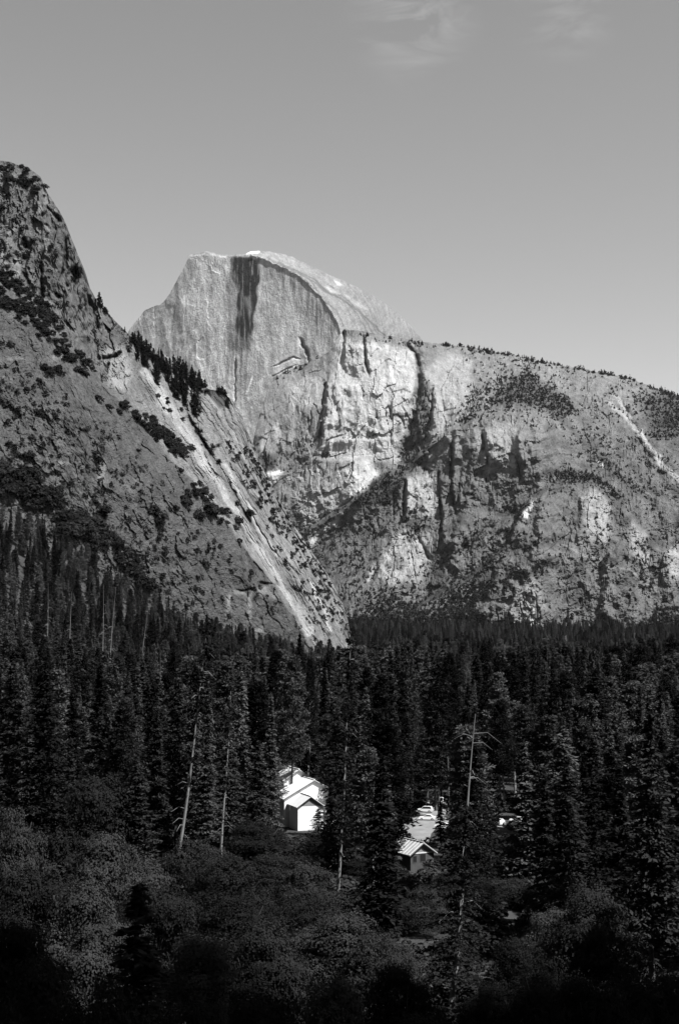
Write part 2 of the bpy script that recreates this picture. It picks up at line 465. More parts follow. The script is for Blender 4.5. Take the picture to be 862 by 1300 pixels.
m.D -= 11 * np.exp(-((v - rimy) / 4.0) ** 2) * (u > 318) * (u < 438) * 0.6       # overhanging visor along the rim
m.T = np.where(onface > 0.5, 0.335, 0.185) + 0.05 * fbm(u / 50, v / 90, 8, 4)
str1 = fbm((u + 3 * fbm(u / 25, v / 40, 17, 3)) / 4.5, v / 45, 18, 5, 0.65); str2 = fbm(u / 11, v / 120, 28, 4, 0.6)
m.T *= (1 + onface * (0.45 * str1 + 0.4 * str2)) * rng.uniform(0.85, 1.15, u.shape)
m.T *= 1 + left * 0.35 * fbm(u / 7, v / 11, 48, 4, 0.7)
# dark water stains down the middle of the face
wx = u + 5 * fbm(u / 30, v / 30, 52, 3)
stain = poly_soft(wx, v, [(294, 325), (328, 329), (329, 352), (323, 395), (320, 432), (318, 445), (294, 445), (300, 420), (302, 370), (295, 345)], 3) * (0.72 + 0.4 * sstep(-0.35, 0.15, fbm(u / 5, v / 60, 53, 4, 0.6)))
sk_ = onface * np.clip(stain * 1.7 * (0.4 + 1.1 * np.clip(fbm(u / 2.6, v / 70, 57, 4, 0.6) * 2 + 0.5, 0, 1)) * (1 - 0.75 * sstep(395, 446, v + 10 * fbm(u / 6, v / 30, 56, 3))), 0, 1); m.T = m.T * (1 - sk_) + 0.028 * sk_
st2 = poly_soft(wx, v, [(303, 330), (318, 330), (315, 500), (301, 520)], 4) * sstep(0.0, 0.35, fbm(u / 3, v / 200, 54, 3, 0.6)); m.T *= 1 - 0.6 * st2
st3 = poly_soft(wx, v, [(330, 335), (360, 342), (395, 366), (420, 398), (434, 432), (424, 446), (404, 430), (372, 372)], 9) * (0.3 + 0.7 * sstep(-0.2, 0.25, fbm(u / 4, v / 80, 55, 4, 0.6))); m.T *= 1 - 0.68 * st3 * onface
m.paint([(286, 430), (322, 432), (322, 446), (300, 447)], 0.14, 8, 0.4)
m.stroke([(352, 333), (375, 343), (393, 356), (410, 375), (424, 395), (434, 414)], 1.0, 0.08, 0.7)
m.stroke([(296, 350), (294, 395), (292, 430)], 6, 0.12, 0.5); m.paint([(290, 432), (325, 434), (318, 444), (300, 448)], 0.09, 7, 0.45); m.paint([(312, 376), (320, 374), (320, 396), (313, 400)], 0.25, 3, 0.45)
m.paint([(340, 385), (372, 380), (378, 432), (340, 440)], 0.32, 10, 0.5)
# big pale flakes and arches right of the stain
m.paint([(345, 468), (360, 452), (376, 452), (382, 460), (362, 470), (350, 478)], 0.42, 2, 0.85)
m.paint([(331, 480), (337, 476), (336, 500), (332, 494)], 0.5, 1, 0.9)
m.stroke([(321, 478), (313, 500)], 1.4, 0.55, 0.9, False); m.stroke([(316, 508), (322, 505)], 2.5, 0.5, 0.8)
m.crack([(381, 430), (388, 445), (393, 460)], 14, 2.0, 0.4); m.crack([(345, 466), (372, 454), (380, 456)], 7, 1.3, 0.3)
m.crack([(345, 478), (362, 470), (378, 463)], 6, 1.2, 0.3); m.crack([(300, 450), (298, 520)], 8, 1.2, 0.3)
m.stroke([(314, 321), (328, 319.5)], 2.0, 0.7, 1, False)
# sheeting joints on the rounded back
for k in range(5):
    m.stroke([(340 + 20 * k, 330 + 8 * k), (395 + 16 * k, 352 + 12 * k), (440 + 12 * k, 385 + 10 * k), (465 + 10 * k, 420 + 4 * k)], 1.1, 0.1, 0.7, True)
m.paint([(425, 355), (433, 357), (437, 362), (428, 360)], 0.36, 1, 0.8); m.paint([(412, 361), (424, 366), (434, 374), (420, 370)], 0.32, 1.5, 0.7); m.paint([(440, 376), (452, 382), (466, 392), (452, 390)], 0.3, 2, 0.6)
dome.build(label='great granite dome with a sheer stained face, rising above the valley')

# --- central cliff and the long ridge on the right
massif = Mountain('granite_massif', 270, 1080, STEP * 1.05,
    [(270, 690), (290, 650), (305, 612), (316, 590), (324, 548), (332, 516), (340, 498), (350, 481), (360, 473), (372, 467), (390, 461), (407, 454), (418, 446), (425, 437), (432, 424), (437, 417), (445, 419), (469, 422),
     (490, 426), (513, 430), (539, 434), (560, 436), (585, 440), (610, 443), (640, 448), (680, 457), (710, 463), (740, 469), (770, 475), (795, 479), (815, 487), (835, 494), (862, 503), (930, 530), (1000, 560), (1080, 600)],
    850,
    [(270, 690, 5060), (300, 620, 5140), (340, 520, 5300), (372, 467, 5480), (430, 440, 5440), (440, 420, 5470), (400, 550, 5180), (400, 490, 5300), (470, 500, 5150), (520, 480, 5200), (530, 432, 5420), (440, 600, 5050), (500, 590, 5080), (400, 680, 5000), (400, 640, 5040),
     (600, 445, 5500), (600, 500, 5150), (560, 560, 4980), (650, 530, 4900), (700, 457, 5480), (700, 510, 5050), (862, 505, 5300), (862, 600, 4600), (1000, 562, 5000), (1000, 700, 4250), (600, 600, 4750), (600, 700, 4380), (600, 800, 4020),
     (500, 780, 4150), (420, 780, 4250), (390, 720, 4850), (740, 640, 4450), (740, 700, 4220), (740, 800, 3950), (862, 800, 3950), (862, 700, 4230), (430, 650, 4980), (480, 640, 4880), (1080, 820, 3800), (270, 850, 4400), (600, 850, 3900), (862, 850, 3850), (1080, 600, 4900)],
    M_ROCK_MASSIF, (1.5, 14), 5)
m = massif; u, v = m.PX, m.PY
LEDGE_A = [(365, 700), (400, 668), (440, 642), (490, 603), (520, 590), (545, 566), (575, 540), (620, 527), (665, 523), (710, 535)]
LEDGE_B = [(470, 815), (540, 765), (590, 738), (640, 692), (660, 648), (700, 614), (750, 612), (790, 645), (830, 690), (870, 715)]
m.ledge(LEDGE_A, 260, 3); m.ledge(LEDGE_B, 80, 5)
m.ledge([(330, 604), (360, 600), (400, 583), (440, 582), (480, 590)], 28, 3)
m.ledge([(372, 585), (430, 556), (485, 556), (520, 560)], 12, 2.5)
m.ledge([(540, 690), (600, 650), (650, 660), (700, 700)], 40, 6)
lo = sstep(560, 640, v + 0.25 * (u - 500))              # lower, rougher ground
wu = u + 10 * fbm(u / 40, v / 40, 102, 3); wv = v + 10 * fbm(u / 40, v / 40, 104, 3)
da = 0.8 * wu - 0.6 * wv; dc = 0.6 * wu + 0.8 * wv
rel = 46 * fbm(wu / 95, wv / 130, 101, 5, 0.5) + 5.5 * facets(wu / 24, wv / 62, 111) + 8 * fbm(wu / 22, wv / 70, 113, 4, 0.5) + 4 * facets(dc / 15, da / 44, 115) + 2.6 * facets((u + 2 * fbm(u / 6, v / 6, 117, 2)) / 7, (v + 2 * fbm(u / 6, v / 6, 118, 2)) / 16, 119) + 4 * fbm(wu / 9, wv / 16, 121, 5, 0.7)
rel += lo * (22 * fbm(dc / 26, da / 70, 131, 4, 0.55) + 9 * fbm(u / 8, v / 8, 141, 4, 0.75))
m.D -= rel * 1.5
cr = fbm(u / 24, v / 75, 151, 4, 0.6); ck = np.exp(-(cr / 0.035) ** 2) * sstep(0.0, 0.3, fbm(u / 70, v / 70, 152, 3)); m.D += 14 * ck
for pts, h, w_ in (([(548, 495), (548, 540), (540, 562), (516, 592)], 45, 4), ([(612, 545), (619, 595)], 45, 3), ([(576, 545), (572, 600), (576, 650)], 35, 3), ([(655, 540), (662, 612)], 30, 2.5), ([(557, 600), (560, 700)], 35, 3),
                   ([(738, 620), (734, 690)], 25, 3), ([(790, 505), (832, 600)], 30, 5), ([(415, 478), (406, 570)], 40, 3), ([(516, 605), (512, 660)], 35, 2.5), ([(532, 440), (533, 500)], 25, 3), ([(585, 650), (560, 730)], 40, 5), ([(690, 640), (670, 720)], 35, 5), ([(470, 600), (432, 640)], 30, 3), ([(640, 700), (600, 790)], 45, 6), ([(770, 690), (760, 790)], 40, 6), ([(436, 425), (438, 480)], 30, 2)):
    m.vstep(pts, h, w_)
GUL = [(527, 436), (533, 455), (534, 480), (526, 515), (519, 550), (508, 585)]
m.crack(GUL, 40, 7, 0.3)
m.crack([(461, 428), (463, 445), (463, 458), (468, 476)], 60, 2.6, 0.7)
m.crack([(436, 420), (436, 440)], 40, 2.5, 0.6); m.crack([(415, 475), (410, 520), (405, 565)], 30, 2.0, 0.4); m.crack([(412, 560), (440, 550)], 12, 1.2, 0.3)
m.crack([(612, 550), (616, 572), (619, 592)], 60, 3.2, 0.6); m.crack([(655, 580), (661, 608)], 35, 1.8, 0.5); m.crack([(574, 560), (572, 620), (578, 650)], 40, 2.2, 0.4)
m.crack([(556, 600), (560, 660), (556, 700)], 35, 2, 0.4); m.crack([(514, 610), (513, 655)], 40, 2, 0.5); m.crack([(500, 625), (499, 655)], 30, 2, 0.4); m.crack([(549, 490), (546, 545)], 30, 2, 0.3)
m.crack([(530, 680), (545, 710)], 30, 2.2, 0.4); m.crack([(585, 600), (578, 650)], 30, 2, 0.4)
m.crack([(515, 436), (529, 452), (531, 470)], 30, 2.5, 0.4)
# tone: pale upper cliff, darker lichen-covered ridge and lower slopes
m.T = (0.145 - 0.042 * lo) * (1 + 0.3 * fbm(u / 45, v / 45, 161, 5, 0.6) + 0.28 * fbm(dc / 9, da / 22, 171, 5, 0.7)) * rng.uniform(0.88, 1.12, u.shape)
sv = fbm(u / 5, v / 70, 181, 5, 0.6)
m.T *= 1 + 0.28 * sv * (1 - 0.5 * lo)
m.paint([(430, 425), (525, 435), (530, 470), (520, 530), (505, 585), (440, 585), (405, 575), (420, 500)], 0.36, 8, 0.75)
m.paint([(345, 500), (370, 475), (412, 465), (418, 500), (405, 560), (365, 575), (350, 580), (330, 545)], 0.27, 8, 0.6)
m.paint([(332, 516), (348, 490), (360, 510), (355, 555), (330, 570), (320, 575)], 0.15, 6, 0.6)
m.paint([(424, 600), (445, 588), (470, 586), (482, 598), (476, 612), (450, 634), (434, 640)], 0.35, 4, 0.9)
m.paint([(360, 605), (415, 588), (428, 610), (432, 640), (405, 665), (385, 672)], 0.28, 4, 0.7)
m.paint([(330, 600), (352, 596), (360, 598), (348, 616), (336, 612)], 0.42, 2, 1)
m.paint([(330, 575), (372, 570), (356, 596), (332, 596)], 0.10, 4, 0.7)
m.paint([(537, 470), (575, 445), (600, 460), (590, 500), (560, 545), (548, 555), (543, 510)], 0.26, 6, 0.7)
m.paint([(513, 610), (550, 602), (556, 640), (545, 655), (516, 650)], 0.27, 5, 0.8)
m.paint([(480, 680), (545, 676), (550, 715), (500, 745), (480, 730)], 0.33, 8, 0.7)
m.paint([(735, 630), (755, 622), (775, 640), (772, 690), (748, 682), (734, 655)], 0.24, 6, 0.85)
m.paint([(662, 655), (676, 632), (682, 634), (670, 658)], 0.55, 2, 0.95); m.paint([(756, 586), (766, 590), (764, 594)], 0.6, 2, 1)
m.paint([(600, 555), (640, 535), (660, 560), (655, 600), (625, 610)], 0.27, 8, 0.6)
m.paint([(800, 660), (820, 680), (825, 720), (800, 700)], 0.34, 5, 0.6); m.paint([(845, 700), (860, 690), (862, 735), (850, 735)], 0.3, 4, 0.7); m.paint([(640, 760), (680, 735), (690, 770), (650, 800)], 0.27, 8, 0.6)
for pts, w_, val in (([(775, 510), (792, 528), (805, 545), (822, 565), (838, 590), (855, 606), (880, 620)], 3.0, 0.3), ([(782, 500), (790, 515), (800, 530)], 1.8, 0.3), ([(812, 545), (818, 560), (838, 580)], 1.8, 0.36),
                     ([(700, 690), (760, 710), (800, 725), (850, 760)], 1.5, 0.2), ([(668, 800), (676, 775)], 2.5, 0.5), ([(655, 795), (664, 782)], 2, 0.45),
                     ([(398, 690), (404, 676), (420, 668), (432, 652)], 3.5, 0.42), ([(391, 712), (396, 692)], 6, 0.36), ([(468, 736), (475, 715)], 3, 0.34)):
    m.stroke(pts, w_, val, 0.7)
lich = fbm(wu / 26, wv / 34, 163, 5, 0.65)
m.paint([(395, 700), (420, 672), (452, 640), (485, 612), (508, 600), (506, 650), (498, 690), (470, 720), (440, 760), (410, 740)], 0.095, 6, 0.8)
m.paint([(452, 634), (484, 607), (515, 594), (512, 612), (505, 642), (488, 642), (455, 642)], 0.05, 4, 0.8)
m.paint([(503, 588), (515, 555), (529, 510), (541, 480), (548, 500), (547, 535), (543, 562), (522, 588)], 0.085, 5, 0.85)
m.paint([(548, 500), (560, 472), (602, 482), (592, 520), (576, 540), (552, 562), (545, 552)], 0.23, 4, 0.7)
m.paint([(336, 512), (350, 484), (372, 470), (412, 458), (415, 480), (408, 560), (392, 580), (340, 575)], 0.15, 5, 0.75)
m.paint([(364, 492), (388, 478), (410, 478), (408, 515), (372, 522)], 0.27, 5, 0.8); m.stroke([(338, 548), (334, 572)], 4, 0.3, 0.7); m.stroke([(350, 540), (354, 560)], 4, 0.28, 0.7)
m.paint([(330, 576), (356, 574), (352, 590), (330, 600)], 0.06, 3, 0.8)
m.paint([(440, 418), (500, 424), (545, 436), (560, 445), (540, 452), (500, 440), (450, 436)], 0.12, 4, 0.7)
m.stroke([(495, 466), (499, 484)], 2.5, 0.5, 0.9); m.stroke([(500, 497), (512, 494), (521, 498)], 1.2, 0.05, 0.8, False); m.stroke([(478, 530), (500, 528), (518, 529)], 1.6, 0.06, 0.7, False)
m.stroke([(505, 588), (540, 587), (572, 588)], 1.6, 0.05, 0.6, False)
m.stroke([(512, 436), (526, 447), (532, 462), (533, 485), (532, 500)], 3.0, 0.05, 0.7)
m.stroke([(550, 612), (557, 632), (560, 665), (559, 690)], 2.0, 0.05, 0.75); m.stroke([(572, 560), (574, 600), (573, 640)], 1.6, 0.05, 0.7); m.stroke([(513, 612), (512, 655)], 1.8, 0.06, 0.7); m.stroke([(506, 640), (503, 656)], 1.8, 0.06, 0.6)
m.stroke([(584, 590), (580, 640)], 1.4, 0.06, 0.6); m.stroke([(533, 676), (545, 705)], 1.4, 0.06, 0.6); m.stroke([(659, 588), (661, 606)], 1.8, 0.05, 0.7); m.stroke([(628, 580), (630, 598)], 1.5, 0.05, 0.7)
m.paint([(515, 608), (545, 603), (555, 630), (556, 655), (520, 655)], 0.27, 4, 0.7); m.paint([(505, 684), (540, 682), (546, 715), (530, 742), (505, 735)], 0.24, 6, 0.7)
m.paint([(620, 540), (650, 542), (655, 560), (645, 600), (625, 600)], 0.22, 6, 0.6)
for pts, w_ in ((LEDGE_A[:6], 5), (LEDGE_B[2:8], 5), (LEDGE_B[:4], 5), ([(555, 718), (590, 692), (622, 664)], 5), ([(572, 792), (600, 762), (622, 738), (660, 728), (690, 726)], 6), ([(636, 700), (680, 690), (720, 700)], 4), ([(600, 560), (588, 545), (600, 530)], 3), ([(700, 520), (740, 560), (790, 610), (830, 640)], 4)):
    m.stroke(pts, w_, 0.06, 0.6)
m.T *= 1 - 0.45 * np.clip(lich, 0, 1) * lo - 0.2 * np.clip(lich, 0, 1)
# dark vegetated ground under the denser woods
VEG_PATCH = [(622, 512), (640, 492), (652, 476), (668, 470), (690, 488), (722, 506), (734, 520), (712, 527), (688, 519), (660, 513), (636, 516)]
VEG_RIGHT = [(812, 506), (840, 497), (900, 505), (900, 575), (850, 556), (822, 545)]
m.paint(VEG_PATCH, 0.05, 10, 0.8); m.paint(VEG_RIGHT, 0.05, 14, 0.8)
m.T *= 1 - 0.4 * sstep(0.05, 0.35, fbm(u / 30, v / 22, 191, 4)) * lo
massif.build(label='pale granite cliffs and long wooded ridge right of the dome')

# --- the near cliff and slab on the left
cliff = Mountain('granite_cliff', -190, 470, STEP * 1.05,
    [(-190, 170), (-60, 195), (0, 203), (22, 209), (45, 218), (52, 224), (57, 238), (66, 252), (76, 268), (84, 284), (91, 302), (98, 320), (106, 338), (113, 362), (122, 378), (132, 388), (142, 402), (155, 416), (165, 426), (180, 446),
     (200, 458), (225, 470), (250, 484), (266, 494), (280, 496), (295, 507), (305, 520), (312, 540), (320, 562), (332, 590), (345, 618), (357, 640), (370, 662), (385, 684), (400, 706), (415, 728), (428, 752), (436, 770), (442, 790), (446, 815), (470, 890)],
    900,
    [(-190, 170, 1500), (-190, 500, 1250), (-190, 900, 1000), (0, 900, 1140), (0, 640, 1290), (0, 500, 1370), (0, 400, 1440), (0, 330, 1500), (0, 205, 1550), (60, 440, 1450), (60, 390, 1510), (60, 240, 1570), (110, 350, 1600),
     (130, 520, 1460), (130, 460, 1540), (132, 388, 1620), (200, 600, 1490), (200, 540, 1580), (200, 458, 1680), (270, 494, 1730), (280, 690, 1540), (290, 620, 1630), (320, 562, 1760), (350, 770, 1600), (345, 690, 1680), (370, 662, 1770),
     (385, 830, 1640), (400, 780, 1700), (430, 752, 1790), (449, 790, 1800), (470, 900, 1780), (200, 800, 1400), (300, 860, 1500), (100, 650, 1360), (100, 900, 1200), (-100, 700, 1170)],
    M_ROCK_CLIFF, (3.0, 18), 9)
m = cliff; u, v = m.PX, m.PY
ARETE = [(-190, 270), (0, 362), (60, 412), (100, 452), (130, 488), (165, 520), (200, 556), (240, 604), (280, 652), (320, 704), (350, 742), (372, 780), (392, 812), (420, 860)]
m.ledge(ARETE, 42, 4, 5)
ay = np.interp(m.WX, [p[0] for p in ARETE], [p[1] for p in ARETE])
below = sstep(-5, 8, m.WY - ay)                          # 1 on the front face, 0 on the upper cliff and slab
slab = (1 - below) * sstep(150, 230, u + 0.15 * v - 60)
upper = (1 - below) * (1 - slab)
al = 0.50 * u + 0.86 * v; ac = 0.86 * u - 0.50 * v       # along / across the slab
wu = u + 8 * fbm(u / 25, v / 25, 202, 3); wv = v + 8 * fbm(u / 25, v / 25, 204, 3)
rel_up = 17 * fbm(wu / 45, wv / 80, 201, 4, 0.5) + 5 * facets(wu / 16, wv / 46, 211) + 2.2 * facets(wu / 6, wv / 15, 213) + 1.6 * fbm(u / 5, v / 9, 215, 4, 0.65)
acw = ac + 5 * fbm(u / 30, v / 30, 239, 4, 0.6)
jn = fbm(acw / 9, al / 200, 237, 4, 0.55); jm = sstep(-0.25, 0.25, fbm(u / 30, v / 45, 238, 3))
rel_sl = -2.6 * np.exp(-(jn / 0.05) ** 2) * jm + 7 * fbm(ac / 26, al / 200, 221, 4, 0.5) + 2.2 * facets(acw / 7, al / 55, 233) + 1.0 * facets(acw / 3.5, al / 18, 234) + 1.0 * fbm(ac / 8, al / 90, 231, 4, 0.6) + 1.0 * fbm(u / 5, v / 5, 235, 3, 0.7)
rel_fr = 9 * fbm(u / 70, v / 70, 241, 5, 0.5) + 2.0 * facets((ac + 5 * fbm(u / 18, v / 18, 252, 3)) / 15, (al + 6 * fbm(u / 18, v / 18, 253, 3)) / 34, 251) + 0.9 * facets((ac + 2 * fbm(u / 7, v / 7, 254, 2)) / 6, al / 12, 256) + 1.5 * fbm(ac / 16, al / 50, 257, 5, 0.6) + 2.0 * fbm(u / 7, v / 8, 255, 4, 0.7)
m.D -= 1.5 * rel_up * upper + 1.3 * rel_sl * slab + 1.5 * rel_fr * below
cr = fbm(ac / 16, al / 140, 261, 4, 0.6); m.D += 2.0 * np.exp(-(cr / 0.05) ** 2) * slab * sstep(-0.1, 0.3, fbm(u / 40, v / 40, 263, 3))
cr = fbm(u / 22, v / 50, 265, 5, 0.65); m.D += 8 * np.exp(-(cr / 0.035) ** 2) * upper * sstep(-0.1, 0.3, fbm(u / 40, v / 40, 266, 3))
cr = fbm((u + v) / 50, (v - u) / 20, 271, 5, 0.65); m.D += 1.5 * np.exp(-(cr / 0.03) ** 2) * below * sstep(0, 0.4, fbm(u / 40, v / 40, 267, 3))
m.T = (0.066 * below + 0.088 * upper + 0.15 * slab) * rng.uniform(0.78, 1.22, u.shape)
m.T *= 1 + 0.22 * fbm(u / 40, v / 40, 281, 4) + 0.25 * fbm(u / 6, v / 9, 285, 4, 0.75)
m.T *= 1 - slab * 0.4 * jm * np.exp(-(jn / 0.07) ** 2)
m.T *= 1 + 0.35 * below * fbm((u + v) / 30, (v - u) / 12, 297, 5, 0.65)
m.T *= 1 + slab * 0.5 * fbm(acw / 5, al / 120, 291, 5, 0.65) + below * 0.25 * fbm(ac / 5, al / 60, 295, 4, 0.65)
m.stroke([(258, 585), (285, 628), (312, 668), (335, 705), (356, 738), (370, 765), (384, 790), (393, 806)], 4.0, 0.3, 0.7)
m.stroke([(205, 500), (235, 545), (262, 590)], 9, 0.3, 0.6); m.stroke([(182, 470), (200, 490), (212, 520)], 6, 0.3, 0.6)
m.stroke([(285, 590), (318, 650), (350, 705)], 3, 0.34, 0.6); m.stroke([(395, 740), (412, 775), (420, 800)], 3, 0.42, 0.6)
m.paint([(384, 797), (396, 795), (398, 806), (390, 808)], 0.36, 2, 0.7)
m.paint([(128, 445), (160, 440), (170, 480), (160, 500), (140, 490)], 0.25, 6, 0.6)
for k, (x, y, w_, h_) in enumerate(((60, 250, 5, 12), (70, 272, 5, 9), (52, 262, 4, 9), (15, 300, 6, 18), (58, 303, 5, 18), (20, 340, 7, 12), (5, 330, 5, 16), (335, 750, 10, 6), (345, 735, 6, 9), (303, 752, 9, 3), (328, 799, 10, 5), (300, 800, 7, 6), (75, 452, 10, 4), (20, 455, 14, 2.5),
                                    (80, 587, 9, 3), (345, 757, 10, 3), (375, 765, 5, 8), (25, 640, 9, 5), (75, 620, 5, 8), (130, 600, 6, 14), (170, 730, 5, 14), (318, 770, 3, 18), (290, 770, 3, 20))):
    m.paint([(x - w_, y - h_ * .6), (x + w_ * .7, y - h_), (x + w_, y + h_ * .7), (x - w_ * .6, y + h_)], 0.2, 2, 0.5)
for pts, dp, w_ in (([(92, 340), (96, 352), (92, 360)], 30, 5), ([(70, 372), (76, 378)], 18, 3), ([(60, 262), (78, 282)], 14, 3), ([(52, 335), (54, 380)], 14, 3), ([(84, 300), (84, 345)], 12, 3), ([(110, 372), (122, 400), (126, 420)], 14, 3),
                    ([(130, 455), (150, 452)], 20, 4), ([(133, 470), (140, 462)], 12, 2.5), ([(30, 345), (38, 360)], 12, 3), ([(100, 545), (112, 548)], 8, 2), ([(240, 530), (262, 566), (270, 580)], 16, 3), ([(255, 565), (268, 572), (280, 565)], 16, 3),
                    ([(290, 610), (310, 650), (320, 668)], 8, 2), ([(330, 740), (352, 742)], 8, 2), ([(302, 750), (322, 748)], 8, 1.6), ([(30, 300), (36, 316)], 14, 3), ([(112, 348), (118, 372)], 14, 3)):
    m.crack(pts, dp, w_, 0.55)  # carved clefts; shade under the overhangs is also darkened into the tone
# overhanging cave on the ridge
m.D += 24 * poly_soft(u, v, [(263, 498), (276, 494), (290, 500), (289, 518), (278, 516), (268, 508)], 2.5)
m.paint([(262, 497), (276, 493), (291, 499), (290, 519), (277, 517), (267, 508)], 0.05, 2, 0.9)  # shade inside the cave, painted dark into the tone
m.D -= 14 * np.exp(-((pl_dist(u, v, [(258, 494), (275, 489), (293, 496)])[0]) / 3.5) ** 2)
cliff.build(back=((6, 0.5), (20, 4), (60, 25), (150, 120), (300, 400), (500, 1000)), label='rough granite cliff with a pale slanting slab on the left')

# ------------------------------------------------------------------ foliage meshes
def leaves(C, A, B):
    """diamond-shaped sprays: centre, half long axis, half short axis"""
    n = len(C)
    V = np.stack([C - A, C + B - A * 0.1, C + A, C - B - A * 0.1], 1).reshape(-1, 3)
    return V, np.arange(n * 4, dtype=np.int32).reshape(n, 4)
def rand_unit(n, r):
    a = r.normal(size=(n, 3)); return a / np.linalg.norm(a, axis=1, keepdims=True)
def norm(a): return a / (np.linalg.norm(a, axis=-1, keepdims=True) + 1e-9)

def conifer_crown(seed, H, base, Rm, whorls, per, q, ragged=0.3, size=1.0, power=0.8, gaps=0.1, droop=0.35, upsweep=0.0):
    r = np.random.default_rng(seed); Cs = []; As = []; Bs = []
    for i in range(whorls):
        t = (i + r.random() * 0.8) / whorls
        h = base + (H - base) * t
        rad = Rm * ((1 - t) ** power * (0.55 + 0.45 * min(1, t * 6 + 0.25))) + 0.25
        for k in range(per):
            if r.random() < gaps: continue
            a = r.random() * 6.283; L = rad * (1 - ragged * r.random() ** 1.2 * 1.3) * (1 + 0.25 * r.random() * ragged)
            d = np.array([math.cos(a), math.sin(a), 0.0]); s = np.array([-d[1], d[0], 0.0])
            n = max(3, int(q * (0.4 + L / Rm)))
            f = r.random(n) ** 0.7
            z = h - droop * L * f ** 1.6 + upsweep * L * f + r.normal(size=n) * 0.22 * size
            w = (0.16 + 0.28 * np.sin(np.clip(f * 1.05, 0, 1) * math.pi)) * L * r.uniform(-1, 1, n)
            C = d[None] * (L * f)[:, None] + s[None] * w[:, None]; C[:, 2] += z
            out_ = d[None] * 0.8 + s[None] * np.sign(w)[:, None] * 0.6 + r.normal(size=(n, 3)) * 0.35
            out_[:, 2] -= 0.15
            out_ = norm(out_)
            up = np.array([0, 0, 1.0])[None] + r.normal(size=(n, 3)) * 0.55
            b = norm(np.cross(out_, up))
            ls = size * r.uniform(0.5, 1.15, n)
            Cs.append(C); As.append(out_ * (0.62 * ls)[:, None]); Bs.append(b * (0.27 * ls)[:, None])
    n = 10
    z = H - np.linspace(0, 1.8, n); C = r.normal(size=(n, 3)) * 0.12 * size; C[:, 2] += z
    Cs.append(C); As.append(norm(r.normal(size=(n, 3)) * 0.5 + [0, 0, 1]) * 0.5 * size); Bs.append(rand_unit(n, r) * 0.18 * size)
    return leaves(np.concatenate(Cs), np.concatenate(As), np.concatenate(Bs))

def clump_crown(seed, H, base, Rm, nclump, q, size=1.0, lean=0.0, crad=1.6):
    """open pine crown: separate tufts of needles with gaps of sky between"""
    r = np.random.default_rng(seed); Cs = []; As = []; Bs = []; tips = []
    for i in range(nclump):
        t = (i + r.random()) / nclump; h = base + (H - base) * t
        prof = Rm * (math.sin(min(1, t * 2.2 + 0.2) * math.pi / 2)) * (1 - t) ** 0.55 + 0.4
        a = i * 2.4 + r.random() * 1.2; L = prof * r.uniform(0.35, 1.0)
        c = np.array([math.cos(a) * L, math.sin(a) * L, h]); tips.append(c)
        n = int(q * r.uniform(0.6, 1.4)); cr = crad * r.uniform(0.6, 1.25) * (1.1 - 0.55 * t)
        p = rand_unit(n, r) * (r.random((n, 1)) ** 0.45) * np.array([1.25, 1.25, 0.6]) * cr
        dirs = norm(p + r.normal(size=(n, 3)) * 0.5 + [0, 0, 0.2])
        ls = size * r.uniform(0.5, 1.1, n)
        Cs.append(c + p); As.append(dirs * (0.5 * ls)[:, None]); Bs.append(norm(np.cross(dirs, rand_unit(n, r))) * (0.2 * ls)[:, None])
    V, Fc = leaves(np.concatenate(Cs), np.concatenate(As), np.concatenate(Bs))
    return V, Fc, tips

def oak_crown(seed, H, W, nl, q, size=0.5):
    r = np.random.default_rng(seed); Cs = []; As = []; Bs = []
    for i in range(nl):
        a = r.random() * 6.283; f = r.random() ** 0.6
        rr = W * 0.5 * f * 0.78; top = H * (1 - 0.42 * f ** 2 + r.normal() * 0.05)
        lr = W * r.uniform(0.14, 0.27); c = np.array([math.cos(a) * rr, math.sin(a) * rr, top - lr * 0.8])
        if r.random() < 0.35: c[2] -= H * r.uniform(0.1, 0.35); c[:2] *= 1.15
        n = int(q * (lr / (W * 0.18)) ** 2)
        d = rand_unit(n, r); d[:, 2] = np.where(d[:, 2] < -0.3, -d[:, 2], d[:, 2])
        lump = 1 + 0.22 * np.sin(d[:, 0] * 5 + i) * np.sin(d[:, 1] * 5 + 2 * i) + 0.18 * np.sin(d[:, 2] * 7 + i) + 0.12 * np.sin(d[:, 0] * 11 + d[:, 2] * 9)
        p = d * (lr * lump * (0.78 + 0.3 * r.random(n)))[:, None] * np.array([1.1, 1.1, 0.8])
        nn = norm(d * 0.8 + np.array([0, 0, 0.4]) + r.normal(size=(n, 3)) * 0.3)
        tg = norm(np.cross(nn, rand_unit(n, r))); ls = size * r.uniform(0.5, 1.3, n)
        Cs.append(c + p); As.append(tg * (0.55 * ls)[:, None]); Bs.append(np.cross(nn, tg) * (0.38 * ls)[:, None])
    return leaves(np.concatenate(Cs), np.concatenate(As), np.concatenate(Bs))

